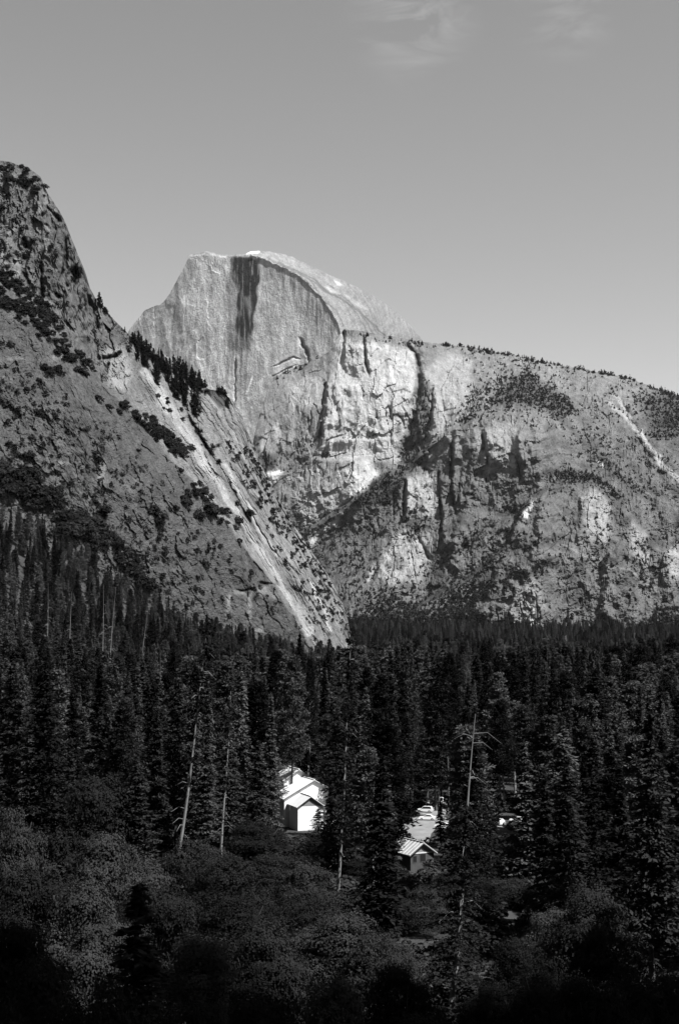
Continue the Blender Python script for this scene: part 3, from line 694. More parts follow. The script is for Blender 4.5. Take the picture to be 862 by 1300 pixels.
def trunk_mesh(name, seed, H, r0, mat, bend=0.6, stubs=10, stub_len=1.8, top=0.03, crown_base=0.3, stub_lo=0.15, stub_hi=None, tips=()):
    r = random.Random(seed); b = MB(); n = 12
    ph = r.random() * 6
    path = [(bend * math.sin(i / n * 3 + ph) - bend * math.sin(ph), bend * 0.7 * math.sin(i / n * 4 + ph * 2) - bend * 0.7 * math.sin(ph * 2), H * i / n - (1.0 if i == 0 else 0)) for i in range(n + 1)]
    # top of the stem returns to the axis
    path = [(x * (1 - i / n), y * (1 - i / n), z) for i, (x, y, z) in enumerate(path)]
    b.tube(path, [max(top, r0 * (1 - 0.93 * i / n) * (1.25 if i == 0 else 1)) for i in range(n + 1)], 7)
    for k in range(stubs):
        f = r.uniform(stub_lo, stub_hi or crown_base * 1.6); f = min(f, 0.95)
        i = int(f * n); p = Vector(path[i]).lerp(Vector(path[min(i + 1, n)]), f * n - i)
        a = r.random() * 6.283; L = stub_len * r.uniform(0.4, 1.3)
        d = Vector((math.cos(a), math.sin(a), 0))
        b.tube([p, p + d * L * 0.5 + Vector((0, 0, 0.08 * L)), p + d * L + Vector((0, 0, -0.25 * L))], [0.07, 0.05, 0.02], 4)
    for c in tips:
        z0 = c[2] - 0.35 * math.hypot(c[0], c[1]); f = max(0.02, min(0.97, z0 / H)); i = int(f * n); p = Vector(path[i]).lerp(Vector(path[min(i + 1, n)]), f * n - i)
        b.tube([p, p.lerp(Vector(c), 0.5) + Vector((0, 0, -0.1)), Vector(c)], [0.09, 0.06, 0.03], 4)
    return b.mesh(name, mat)

def oak_trunk(name, seed, H, W):
    r = random.Random(seed); b = MB(); h0 = H * 0.3
    b.tube([(0, 0, -1), (0.1, 0.05, h0 * 0.5), (0, 0.1, h0)], [0.5, 0.38, 0.32], 8)
    for k in range(6):
        a = k * 1.05 + r.random() * 0.5; L = W * r.uniform(0.2, 0.36)
        b.tube([(0, 0.1, h0 - 0.1), (math.cos(a) * L * 0.5, math.sin(a) * L * 0.5, h0 + (H - h0) * 0.35), (math.cos(a) * L, math.sin(a) * L, h0 + (H - h0) * r.uniform(0.6, 0.8))], [0.22, 0.14, 0.05], 6)
    return b.mesh(name, M_BARK_DARK)

# conifer models: unit height 40 m
FIR = []      # (crown mesh, trunk mesh, height)
for i in range(10):
    H = 40.0; Rm = (4.6, 5.4, 3.8, 6.0, 5.0, 4.2, 5.6, 7.2, 6.4, 5.0)[i]
    V, Fc = conifer_crown(100 + i, H, H * (0.10, 0.14, 0.08, 0.16, 0.2, 0.12, 0.22, 0.12, 0.2, 0.3)[i], Rm, 46, 7, 27, ragged=(0.35, 0.5, 0.3, 0.55, 0.6, 0.4, 0.5, 0.45, 0.75, 0.8)[i], size=0.88, power=(0.85, 0.75, 1.0, 0.7, 0.65, 0.95, 0.7, 0.9, 0.45, 0.4)[i], gaps=0.1 + 0.05 * (i % 3), droop=(0.35, 0.25, 0.45, 0.2, 0.15, 0.4, 0.25, 0.3, 0.1, 0.05)[i])
    FIR.append((mesh_np('crown', V, Fc, [M_NEEDLE]), trunk_mesh('trunk', i, H * 0.985, 0.42, M_BARK, 0.4, 14, 2.0), H))
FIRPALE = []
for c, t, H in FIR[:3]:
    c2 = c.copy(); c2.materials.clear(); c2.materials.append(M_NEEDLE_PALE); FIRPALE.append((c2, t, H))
PINE = []
for i in range(5):
    H = 40.0
    V, Fc, tips = clump_crown(200 + i, H, H * (0.34, 0.28, 0.45, 0.3, 0.38)[i], (5.6, 6.0, 4.6, 5.2, 6.2)[i], (120, 130, 80, 120, 100)[i], 90, 1.0, crad=1.9)
    PINE.append((mesh_np('crown', V, Fc, [M_NEEDLE]), trunk_mesh('trunk', 40 + i, H * 0.99, 0.42, (M_BARK_PALE, M_BARK, M_BARK_PALE, M_BARK, M_BARK)[i], 0.5, 16, 2.2, tips=tips, crown_base=0.3), H))
def low_fir(seed, quads, H=1.0, Rm=0.15, size=0.12):
    r = np.random.default_rng(seed); n = quads
    t = 1 - np.sqrt(r.random(n)) * 0.98
    a = r.random(n) * 6.283; rad = Rm * (1 - t) ** 0.85 * r.uniform(0.35, 1.05, n)
    C = np.stack([np.cos(a) * rad, np.sin(a) * rad, t * H * 0.97 + 0.02], -1)
    d = norm(np.stack([np.cos(a), np.sin(a), -0.45 + 0 * a], -1) + r.normal(size=(n, 3)) * 0.4)
    b = norm(np.cross(d, np.array([0, 0, 1.0]) + r.normal(size=(n, 3)) * 0.6)); ls = size * r.uniform(0.6, 1.2, n) * (0.5 + 0.6 * (1 - t))
    V, Fc = leaves(C, d * ls[:, None], b * (0.5 * ls)[:, None])
    # slim stem core
    return V, Fc
LOW = [low_fir(300 + i, 90, 1.0, (0.13, 0.16, 0.11, 0.15)[i], 0.13) for i in range(4)]
TINY = [low_fir(320 + i, 22, 1.0, (0.2, 0.26, 0.17, 0.3)[i], 0.26) for i in range(4)]
def low_round(seed, n, size):
    r = np.random.default_rng(seed); d = rand_unit(n, r); d[:, 2] = np.abs(d[:, 2])
    C = d * r.uniform(0.6, 1.0, (n, 1)) * [0.5, 0.5, 0.85]; nn = norm(d + r.normal(size=(n, 3)) * 0.6); tg = norm(np.cross(nn, rand_unit(n, r))); ls = size * r.uniform(0.6, 1.3, n)
    return leaves(C, tg * ls[:, None] * 0.6, np.cross(nn, tg) * ls[:, None] * 0.45)
ROUND = [low_round(340 + i, 26, 0.38) for i in range(4)]
UNDER = [low_round(350 + i, 100, 0.17) for i in range(4)]

def scatter_mesh(name, pos, hts, models, mat, label, wid=None, seed=0):
    r = np.random.default_rng(seed); Vs = []; Fs = []; Ts = []; base = 0
    which = r.integers(0, len(models), len(pos)); rot = r.random(len(pos)) * 6.283; tone = np.exp(r.normal(size=len(pos)) * 0.35)
    for k, (MV, MF) in enumerate(models):
        sel = np.where(which == k)[0]
        if not len(sel): continue
        c, s = np.cos(rot[sel]), np.sin(rot[sel]); h = hts[sel]; w = h if wid is None else wid[sel]
        x = (c[:, None] * MV[None, :, 0] - s[:, None] * MV[None, :, 1]) * w[:, None] + pos[sel, 0:1]
        y = (s[:, None] * MV[None, :, 0] + c[:, None] * MV[None, :, 1]) * w[:, None] + pos[sel, 1:2]
        z = MV[None, :, 2] * h[:, None] + pos[sel, 2:3]
        Vs.append(np.stack([x, y, z], -1).reshape(-1, 3))
        Fs.append((MF[None] + (np.arange(len(sel)) * len(MV))[:, None, None] + base).reshape(-1, 4)); base += len(sel) * len(MV)
        Ts.append(np.repeat(tone[sel], len(MV)))
    me = mesh_np(name, np.concatenate(Vs), np.concatenate(Fs), [mat], attr={'tone': np.concatenate(Ts)})
    return link(name, me, kind='stuff', label=label)

# ------------------------------------------------------------------ buildings
def gable_block(parent, x0, x1, y0, y1, z0, eave, rise, wallm, roofm, gablem=None, over=0.45, ribs=0):
    """gabled block, gable ends at y0 (towards the valley path) and y1"""
    xm = (x0 + x1) / 2
    b = MB(); b.box(x0, x1, y0, y1, z0, eave); w = b.build('wall', wallm, parent)
    g = MB(); g.prism([(x0, eave + 0.003), (x1, eave + 0.003), (xm, eave + rise)], y0 + 0.003, y1 - 0.003); g.build('gable', gablem or wallm, parent)
    hw = (x1 - x0) / 2; sl_ = rise / hw; th = 0.16
    for sgn, nm in ((-1, 'roof'), (1, 'roof')):
        e = xm + sgn * (hw + over); r_ = MB()
        ze = eave - over * sl_
        prof = [(e, ze + 0.03), (xm, eave + rise + 0.03), (xm, eave + rise + 0.03 + th), (e, ze + 0.03 + th)]
        if sgn > 0: prof = prof[::-1]
        r_.prism(prof, y0 - over, y1 + over); ro = r_.build(nm, roofm, parent)
        f = MB(); f.prism([(e, ze - 0.12), (xm, eave + rise - 0.12), (xm, eave + rise + 0.02), (e, ze + 0.02)][::(1 if sgn < 0 else -1)], y0 - over - 0.06, y0 - over - 0.005); f.build('bargeboard', M_TRIM, ro)
        if ribs:
            for k in range(ribs):
                yy = y0 - over + 0.2 + (y1 - y0 + 2 * over - 0.4) * k / (ribs - 1)
                q = MB(); q.prism([(e, ze + 0.035 + th), (xm, eave + rise + 0.035 + th), (xm, eave + rise + 0.12 + th), (e, ze + 0.12 + th)][::(1 if sgn < 0 else -1)], yy - 0.07, yy + 0.07)
                q.build('rib', M_WROOF, ro)
    c = MB(); c.box(xm - 0.18, xm + 0.18, y0 - over - 0.02, y1 + over + 0.02, eave + rise + th, eave + rise + th + 0.14); c.build('ridge_cap', roofm, parent)
def window(parent, x, y, z, w, h, face='front', fm=None):
    fm = fm or M_TRIM
    f = MB(); t = 0.1
    f.box(x - w / 2 - t, x + w / 2 + t, y - 0.06, y - 0.002, z - t, z); f.box(x - w / 2 - t, x + w / 2 + t, y - 0.06, y - 0.002, z + h, z + h + t)
    f.box(x - w / 2 - t, x - w / 2, y - 0.06, y - 0.002, z, z + h); f.box(x + w / 2, x + w / 2 + t, y - 0.06, y - 0.002, z, z + h)
    o = f.build('window', fm, parent); p = MB(); p.box(x - w / 2, x + w / 2, y - 0.03, y - 0.004, z, z + h); p.build('pane', M_GLASS, o)

hx, hy = gpt(394, 1054)
house = empty('white_house', (hx, hy, FLOOR), 'white two-storey house with stacked gabled roofs behind the tall bare-trunked pine', 'house', rz=R(20))
gable_block(house, -3.3, 3.4, 0, 7, 0, 6.0, 2.3, M_WHITE, M_WROOF, M_GABLE)  # grey front gable is eave shade painted onto the white wall
gable_block(house, -4.4, 11.6, 7.6, 16, 0, 7.2, 4.3, M_WHITE, M_WROOF)
gable_block(house, -1.6, 6.4, 16.5, 26, 0, 10.8, 2.6, M_WHITE, M_WROOF, M_WHITE)
window(house, 8.6, 7.6, 4.2, 1.2, 1.5)
hx2, hy2 = gpt(426, 1016)
shed = empty('white_roofed_shed', (hx2, hy2, FLOOR), 'small building with a pale pitched roof behind the house, right of its highest gable', 'shed', rz=R(58))
gable_block(shed, -2.2, 2.2, -2.6, 2.6, 0, 5.4, 1.5, M_WHITE, M_WROOF)

cx_, cy_ = gpt(536, 1104)
cabin = empty('wooden_cabin', (cx_, cy_, FLOOR), 'dark boarded cabin with a ribbed grey roof, gable facing out beside the road', 'cabin', rz=R(30))
gable_block(cabin, -2.9, 2.9, 0, 14, 0, 3.5, 2.0, M_LOG, M_CROOF, M_GABLE, over=0.6, ribs=13)
window(cabin, 0.1, 0, 1.7, 1.3, 1.5); window(cabin, -1.9, 0, 1.7, 0.8, 1.2)
bm_ = MB(); bm_.box(-3.1, 3.1, -0.09, -0.003, 3.4, 3.6); bm_.build('tie_beam', M_WROOF, cabin)

# ------------------------------------------------------------------ roads
def strip(name, pts, widths, z, label, mat=None):
    P = [Vector((*gpt(*p), 0)) for p in pts]; V = []; n = len(P)
    for i, p in enumerate(P):
        d = (P[min(i + 1, n - 1)] - P[max(i - 1, 0)]).normalized(); s_ = Vector((-d.y, d.x, 0)) * widths[i] / 2
        V += [(p.x + s_.x, p.y + s_.y, z), (p.x - s_.x, p.y - s_.y, z)]
    fs = [(2 * i, 2 * i + 1, 2 * i + 3, 2 * i + 2) for i in range(n - 1)]
    return link(name, mesh_np(name, np.array(V), np.array(fs), [mat or M_ROAD]), kind='structure', label=label)
strip('road', [(520, 1092), (522, 1072), (524, 1058), (530, 1044), (540, 1030), (556, 1020), (580, 1012)], [8, 8, 9, 12, 12, 10, 8], FLOOR + 0.012, 'pale asphalt road running back past the cabin to parked cars')
strip('parking_area', [(535, 1041), (580, 1043), (640, 1045), (700, 1046)], [16, 14, 14, 14], FLOOR + 0.008, 'pale asphalt parking area under the trees')
strip('path', [(620, 1306), (650, 1297), (672, 1294), (700, 1298), (740, 1304)], [3, 4, 3.5, 3, 3], FLOOR + 0.3, 'pale gravel path at the foot of the slope')

# ------------------------------------------------------------------ cars
def make_car(paint, kind='sedan'):
    L, Wd = 4.5, 1.78
    parts = {}
    lower = [(-2.25, 0.42), (-2.2, 0.3), (2.15, 0.3), (2.25, 0.45), (2.22, 0.68), (1.95, 0.86), (0.85, 0.98), (-1.5, 0.98), (-2.2, 0.92), (-2.26, 0.7)]
    if kind == 'sedan': cab = [(-1.65, 0.97), (0.95, 0.97), (0.25, 1.40), (-0.1, 1.44), (-0.85, 1.43), (-1.15, 1.36)]
    elif kind == 'wagon': cab = [(-2.12, 0.97), (1.0, 0.97), (0.35, 1.62), (0.0, 1.68), (-1.6, 1.66), (-1.95, 1.55)]
    else: cab = [(-2.2, 0.97), (1.35, 0.97), (0.95, 1.9), (0.7, 2.02), (-2.0, 2.02), (-2.18, 1.9)]
    def prof_y(prof, w0, inset=0.0):
        b = MB(); n = len(prof); zs = [z for _, z in prof]; zt = max(zs); zb = min(zs)
        ring = []
        for sgn in (-1, 1):
            ring.append([(x, sgn * (w0 - inset * (z - zb) / (zt - zb)), z) for x, z in prof])
        b.v = ring[0] + ring[1]; b.f = [tuple(range(n)), tuple(range(2 * n - 1, n - 1, -1))] + [((i + 1) % n, i, n + i, n + (i + 1) % n) for i in range(n)]
        return b
    parts['body'] = prof_y(lower, Wd / 2, 0.08).mesh('body', paint)
    parts['cabin_shell'] = prof_y(cab, Wd / 2 - 0.10, 0.2).mesh('cabin_shell', paint)
    # glazing stands 6 mm proud of the shell
    g = MB(); zt = max(z for _, z in cab); zb = 0.97
    side = [(x * 0.9 + 0.02 * (1 if x < 0 else -1), zb + (z - zb) * 0.84 + 0.05) for x, z in cab]
    for sgn, nm in ((-1, 'side_window_a'), (1, 'side_window_b')):
        g = MB(); pts = [(x, sgn * (Wd / 2 - 0.10 - 0.2 * (z - zb) / (zt - zb) + 0.008), z) for x, z in side]
        g.quad(*(pts if sgn < 0 else pts[::-1])); parts[nm] = g.mesh('side_window', M_GLASS)
    g = MB(); (xa, za), (xb, zb2) = cab[1], cab[2]
    def wpt(f, y): return (xa + (xb - xa) * f + 0.012, y, za + (zb2 - za) * f + 0.012)
    g.quad(wpt(.1, -.68), wpt(.1, .68), wpt(.92, .58), wpt(.92, -.58)); parts['windscreen'] = g.mesh('windscreen', M_GLASS)
    w = MB(); n = 14
    for sgn, r_ in ((0, 0),):
        pass
    w.tube([(0, -0.1, 0), (0, 0.1, 0)], [0.32, 0.32], 14); parts['wheel'] = w.mesh('wheel', M_TYRE)
    w = MB(); w.tube([(0, -0.112, 0), (0, 0.112, 0)], [0.19, 0.19], 12); parts['rim'] = w.mesh('rim', M_RIM)
    h = MB(); h.box(2.12, 2.235, -0.16, 0.16, 0.6, 0.74); parts['headlight'] = h.mesh('headlight', M_LAMP)
    h = MB(); h.box(-2.262, -2.16, -0.14, 0.14, 0.68, 0.84); parts['tail_light'] = h.mesh('tail_light', M_TRIM)
    return parts
def place_car(parts, px, py, rz, label):
    x, y = gpt(px, py); o = empty('parked_car', (x, y, FLOOR + 0.012), label, 'car', 'cars parked among the trees', rz)
    link('body', parts['body'], o); sh = link('cabin_shell', parts['cabin_shell'], o); link('side_window', parts['side_window_a'], sh); link('side_window', parts['side_window_b'], sh); link('windscreen', parts['windscreen'], sh)
    for sx in (-1.38, 1.4):
        for sy in (-0.82, 0.82):
            wv = link('wheel', parts['wheel'], o); wv.location = (sx, sy, 0.32); link('rim', parts['rim'], wv)
    for sy in (-0.62, 0.62):
        a = link('headlight', parts['headlight'], o); a.location = (0, sy, 0); a = link('tail_light', parts['tail_light'], o); a.location = (0, sy, 0)
SED_W, SED_D, WAG_W, VAN_W, SED_G, WAG_D = make_car(M_CARW), make_car(M_CARD), make_car(M_CARW, 'wagon'), make_car(M_CARW, 'van'), make_car(M_CARG), make_car(M_CARD, 'wagon')
place_car(SED_W, 542, 1041, R(172), 'white saloon car standing broadside on the open asphalt behind the cabin')
place_car(SED_D, 522, 1036, R(150), 'dark car in the tree shade left of the white saloon')
place_car(WAG_W, 539, 1031, R(168), 'white estate car directly behind the white saloon')
place_car(VAN_W, 553, 1021, R(170), 'white van, tallest vehicle, farthest back on the road')
place_car(SED_G, 529, 1026, R(160), 'light grey car left of the white van under branches')
place_car(SED_W, 562, 1052, R(176), 'white car half hidden behind the dead-topped pine, nearest the cabin')
place_car(WAG_W, 631, 1047, R(120), 'white estate car at the left end of the right-hand parking row')
place_car(SED_D, 644, 1049, R(95), 'dark car between two white cars in the right-hand parking row')
place_car(SED_W, 657, 1044, R(175), 'white saloon car at the right end of the right-hand parking row')
place_car(VAN_W, 655, 1029, R(175), 'white van partly hidden by branches above the right-hand parking row')

# ------------------------------------------------------------------ trees
def tree(name, model, x, y, z, H, wscale, label, cat, group=None, lean=(0, 0), rot=None):
    c, t, h = model; k = H / h
    o = empty(name, (x, y, z), label, cat, group)
    o.rotation_euler = Matrix.Rotation(random.random() * 6.283 if rot is None else rot, 3, 'Z').to_euler()
    # lean is a sideways offset of the top, in metres (x, y)
    q = Vector((lean[0], lean[1], H)).to_track_quat('Z', 'Y').to_matrix() @ Matrix.Rotation(random.random() * 6.283 if rot is None else rot, 3, 'Z')
    o.rotation_euler = q.to_euler(); o.scale = (k * wscale, k * wscale, k)
    if t: link('trunk', t, o)
    if c: link('crown', c, o)
    return o
placed = []   # x, y, radius
# places that stay open to view: (px0, px1, py0, py1, distance of the thing behind)
OPEN = [(360, 434, 984, 1054, 372), (508, 562, 1008, 1098, 312), (520, 572, 1012, 1056, 376), (622, 668, 1028, 1054, 372), (645, 692, 1286, 1300, 182), (556, 600, 905, 1030, 200)]
SD = Vector((S.x, S.y)).normalized()
SUNNY = [gpt(*q) for q in ((522, 1062), (528, 1050), (542, 1041), (535, 1046), (553, 1023), (531, 1031), (562, 1052), (632, 1047), (657, 1045), (390, 1054), (380, 1054), (405, 1050), (534, 1098))]
def blocks(x, y, z, H, rad):
    px, pt = proj(x, y, z + H); w = rad * F / y * 0.75
    _, pb = proj(x, y, z)
    for a, b, c, d, dist in OPEN:
        if y < dist and px + w > a and px - w < b and pt < d and pb > c: return True
    for a, b in SUNNY:
        dx, dy = x - a, y - b; al_ = dx * SD[0] + dy * SD[1]; la_ = abs(dx * SD[1] - dy * SD[0])
        if -4 < al_ < 30 and la_ < rad + 1.5 and H > al_ * 1.48 + 1.5: return True
    return False
# column, row of the top, distance, model, width, sideways lean in columns, name, label
V, Fc = conifer_crown(404, 40, 6.5, 5.2, 40, 6, 24, ragged=0.85, size=0.75, power=0.5, gaps=0.25, droop=0.2)
TALL = (mesh_np('crown', V, Fc, [M_NEEDLE_DEEP]), trunk_mesh('trunk', 44, 39.6, 0.34, M_BARK_PALE, 0.5, 24, 2.4, stub_hi=0.9), 40.0)
V, Fc = conifer_crown(405, 40, 15.5, 4.4, 30, 5, 20, ragged=0.9, size=0.75, power=0.45, gaps=0.42, droop=0.15)
OPENP = (mesh_np('crown', V, Fc, [M_NEEDLE]), trunk_mesh('trunk', 45, 39.6, 0.33, M_BARK_PALE, 0.7, 26, 2.4, stub_lo=0.12, stub_hi=0.9), 40.0)
HERO = [
    (428, 796, 262, TALL, 1.0, 18, 'tall_pine', 'tallest pine with a long bare trunk, standing right in front of the white house'),
    (227, 786, 300, OPENP, 1.2, 38, 'leaning_pine', 'tall pine leaning right, its pale bare lower trunk showing above the oaks'),
    (283, 850, 312, OPENP, 0.9, 12, 'leaning_pine', 'thinner leaning pine just right of the leaning pale-trunked pine'),
    (394, 836, 415, PINE[2], 0.55, 0, 'slender_pine', 'slender sparse pine with a thin straight trunk above the house roof'),
    (818, 905, 205, FIR[3], 1.05, 4, 'pine_tree', 'large ragged conifer with visible trunk near the right edge'),
    (60, 838, 285, FIR[3], 1.2, 0, 'fir_tree', 'broad dark conifer standing over the oaks near the left edge'),
    (345, 880, 335, FIR[2], 0.9, 0, 'fir_tree', 'slim dark conifer with a perfect spire left of the slender sparse pine'),
    (325, 818, 470, FIR[0], 0.9, 0, 'fir_tree', 'dark spire conifer against the grey cliff foot, right one of a pair'),
    (306, 822, 480, FIR[5], 0.9, 0, 'fir_tree', 'dark spire conifer against the grey cliff foot, left one of a pair'),
    (381, 804, 430, FIR[1], 0.8, 0, 'fir_tree', 'dark dense conifer whose top reaches the foot of the pale slab'),
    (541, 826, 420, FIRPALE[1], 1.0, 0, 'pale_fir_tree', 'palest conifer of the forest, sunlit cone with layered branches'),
    (517, 814, 400, PINE[3], 0.8, 0, 'pine_tree', 'round-topped pine immediately left of the palest conifer'),
    (662, 942, 265, FIR[0], 1.15, 0, 'fir_tree', 'pointed conifer over the right-hand parking row'),
    (713, 926, 275, FIR[4], 1.15, 0, 'fir_tree', 'bushy conifer right of the pointed one over the parking row'),
    (748, 936, 285, FIR[6], 1.1, 0, 'fir_tree', 'bushy conifer with a blunt top, second right of the parking row'),
    (490, 938, 300, FIR[5], 1.05, 0, 'fir_tree', 'dark conical conifer between the white house and the road'),
    (176, 966, 272, FIR[6], 1.1, 0, 'fir_tree', 'stout conifer with light upper branches left of the leaning pine'),
    (182, 1122, 132, FIR[1], 1.2, 0, 'fir_tree', 'black shaded conifer silhouette in the lower left foreground'),
    (420, 1000, 296, FIR[6], 0.55, 0, 'small_fir_tree', 'small conifer screening the right side of the white house'),
    (405, 1026, 305, FIR[8], 0.5, 0, 'small_fir_tree', 'ragged young conifer whose branches cross the front wall of the white house'),
    (557, 1016, 335, FIR[5], 0.5, 0, 'small_fir_tree', 'small conifer in front of the parked cars, right of the open road'),
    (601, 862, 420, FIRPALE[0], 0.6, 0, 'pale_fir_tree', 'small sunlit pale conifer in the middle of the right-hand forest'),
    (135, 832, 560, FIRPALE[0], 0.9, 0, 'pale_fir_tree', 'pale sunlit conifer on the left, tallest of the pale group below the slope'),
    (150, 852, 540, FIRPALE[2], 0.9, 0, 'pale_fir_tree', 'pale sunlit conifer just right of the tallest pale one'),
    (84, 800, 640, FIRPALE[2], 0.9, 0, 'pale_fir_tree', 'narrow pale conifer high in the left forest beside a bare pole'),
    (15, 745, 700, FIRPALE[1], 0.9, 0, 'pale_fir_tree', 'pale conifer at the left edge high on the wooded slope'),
]
for px, pt, Y, mod, ws, lp, nm, lab in HERO:
    x = gxy(px, Y); z = float(ground(x, Y)); top = at(px, pt, Y)[2]; H = float(top - z)
    tree(nm, mod, x, Y, z, H, ws * 40 / H, lab, 'tree', lean=(lp / F * Y, 0)); placed.append((x, Y, 5.0))
# the dead-topped pine: bare bleached top, living lower crown
Hs = 39.0; Ys = 192.0
V, Fc = conifer_crown(401, 27, 4, 6.5, 36, 7, 44, ragged=0.75, size=0.52, power=0.45, gaps=0.25, droop=0.3)
xs = gxy(568, Ys); dt = empty('dead_topped_pine', (xs, Ys, FLOOR), 'pine with a bleached dead bare top above a dark living crown', 'tree')
dt.rotation_euler = Vector((3.6, 0, Hs)).to_track_quat('Z', 'Y').to_euler()
link('crown', mesh_np('crown', V, Fc, [M_NEEDLE_DEEP]), dt)
link('trunk', trunk_mesh('trunk', 77, Hs, 0.42, M_BARK_PALE, 0.8, 34, 3.0, top=0.05, stub_lo=0.3, stub_hi=0.95), dt)
placed.append((xs, Ys, 6))

# oak and other broadleaf crowns of the foreground
OAKS = []
for i in range(6):
    Wd = 14.0; H = (13, 14, 12, 15, 13, 14)[i]
    V, Fc = oak_crown(500 + i, H, Wd, (18, 20, 16, 19, 22, 17)[i], 1150, 0.31)
    OAKS.append((mesh_np('crown', V, Fc, [M_OAK]), oak_trunk('trunk', i, H, Wd), float(H)))
OAK_SPOTS = [(20, 1020, 230, 85, 'tall oak crown at the left edge under the broad dark conifer'), (120, 988, 272, 110, 'widest oak crown left of the stout conifer'), (62, 1092, 205, 120, 'oak crown left of centre of the left foreground, below the edge oak'),
    (150, 1050, 222, 115, 'oak crown directly below the stout conifer'), (110, 1130, 180, 125, 'oak crown with sunlit top above the black lower left corner'), (28, 1160, 165, 115, 'oak crown at the left edge above the black corner'),
    (250, 1062, 245, 105, 'oak crown at the foot of the leaning pine'), (295, 1088, 222, 115, 'oak crown below the thinner leaning pine'), (205, 1112, 200, 105, 'oak crown between the leaning pine and the sunlit-topped oak'),
    (345, 1078, 250, 85, 'oak crown below and left of the white house'), (385, 1098, 232, 95, 'oak crown directly below the white house'), (330, 1042, 305, 80, 'oak crown left of the white house wall'),
    (300, 1132, 200, 105, 'oak crown in the middle of the left foreground'), (405, 1062, 292, 60, 'small oak hiding the foot of the white house'), (390, 1128, 215, 90, 'oak crown left of the tall bare-trunked pine foot'),
    (430, 1150, 186, 140, 'broad oak crown with a bright sunlit rim below the tallest pine'), (330, 1180, 172, 125, 'dark oak crown left of the bright-rimmed oak'), (250, 1182, 165, 125, 'dark oak crown right of the black conifer silhouette'),
    (480, 1180, 180, 100, 'dark oak crown right of the bright-rimmed oak'), (430, 1246, 142, 125, 'round oak crown at the bottom edge below the bright-rimmed oak'), (330, 1242, 140, 120, 'oak crown at the bottom edge left of the round one'),
    (512, 1218, 160, 95, 'oak crown left of the dead-topped pine foot'), (745, 1130, 192, 110, 'oak crown with a sunlit slanting top on the right'), (700, 1152, 200, 85, 'oak crown just left of the sunlit slanting one'),
    (690, 1212, 160, 105, 'oak crown above the pale path'), (645, 1192, 182, 75, 'oak crown right of the dead-topped pine'), (785, 1222, 150, 105, 'oak crown left of the large ragged conifer trunk'), (740, 1232, 152, 95, 'oak crown right of the pale path'),
    (842, 1240, 150, 95, 'oak crown in the lower right corner'), (250, 1252, 130, 115, 'shaded oak crown at the bottom edge right of the black silhouette'), (150, 1232, 122, 125, 'shaded oak crown at the foot of the black silhouette'),
    (60, 1222, 125, 145, 'black shaded oak crown filling the lower left corner'), (10, 1244, 115, 115, 'black shaded oak crown in the bottom left corner'), (612, 1242, 162, 75, 'oak crown left of the pale path'),
    (566, 1110, 255, 55, 'small oak right of the cabin'), (604, 1112, 250, 65, 'oak right of the cabin behind the dead-topped pine'), (500, 1112, 272, 62, 'oak left of the cabin wall'), (462, 1100, 282, 58, 'oak between the house and the cabin'),
    (642, 1112, 262, 65, 'oak below the right-hand parking row'), (694, 1112, 242, 65, 'oak below and right of the parking row'), (536, 1128, 240, 60, 'oak directly below the cabin window'), (520, 1282, 132, 115, 'oak crown at the bottom edge left of the pine foot'),
    (795, 1282, 126, 105, 'oak crown at the bottom edge on the right'), (100, 1282, 108, 135, 'shaded oak crown at the bottom edge on the left'), (585, 1290, 135, 60, 'small oak at the bottom edge beside the path end')]
for i, (px, pt, Y, wpx, lab) in enumerate(OAK_SPOTS):
    x = gxy(px, Y); z = float(ground(x, Y)); H = max(6.0, float(at(px, pt, Y)[2] - z)); Wm = wpx / F * Y
    mod = OAKS[i % 6]
    o = tree('oak_tree', mod, x, Y, z, H, 1, lab, 'tree', 'broadleaf trees of the foreground')
    o.scale = (Wm / 14.0, Wm / 14.0, H / mod[2]); placed.append((x, Y, Wm * 0.4))

# bleached dead poles in the left forest
poles = [trunk_mesh('trunk', 600 + i, 30.0, 0.2, M_BARK_PALE, 0.5, 12, 1.6, stub_lo=0.2, stub_hi=0.95) for i in range(3)]
for i, (px, pt, Y, hpx, lp, lab) in enumerate([(92, 752, 760, 40, 0, 'bleached dead pole standing beside the narrow pale conifer'), (132, 742, 800, 60, 0, 'straight dead pole, left one of two before the grey cliff'), (140, 745, 790, 55, 8, 'tilted dead pole just right of the straight one'),
                                      (178, 765, 860, 50, 12, 'leaning dead pole at the edge of the grey cliff'), (62, 740, 820, 36, 0, 'short dead pole in the dark wood on the left slope'), (205, 828, 520, 60, 0, 'thin dead pole in the middle of the left forest')]):
    x = gxy(px, Y); top = at(px, pt, Y)[2]; Hh = max(float(top - ground(x, Y)), hpx / F * Y)
    o = empty('dead_tree', (x, Y, float(top - Hh)), lab, 'dead tree', 'bleached dead poles in the left forest'); o.rotation_euler = Vector((lp / F * Y, 0, Hh)).to_track_quat('Z', 'Y').to_euler()
    k = Hh / 30; o.scale = (k * .8, k * .8, k); link('trunk', poles[i % 3], o)

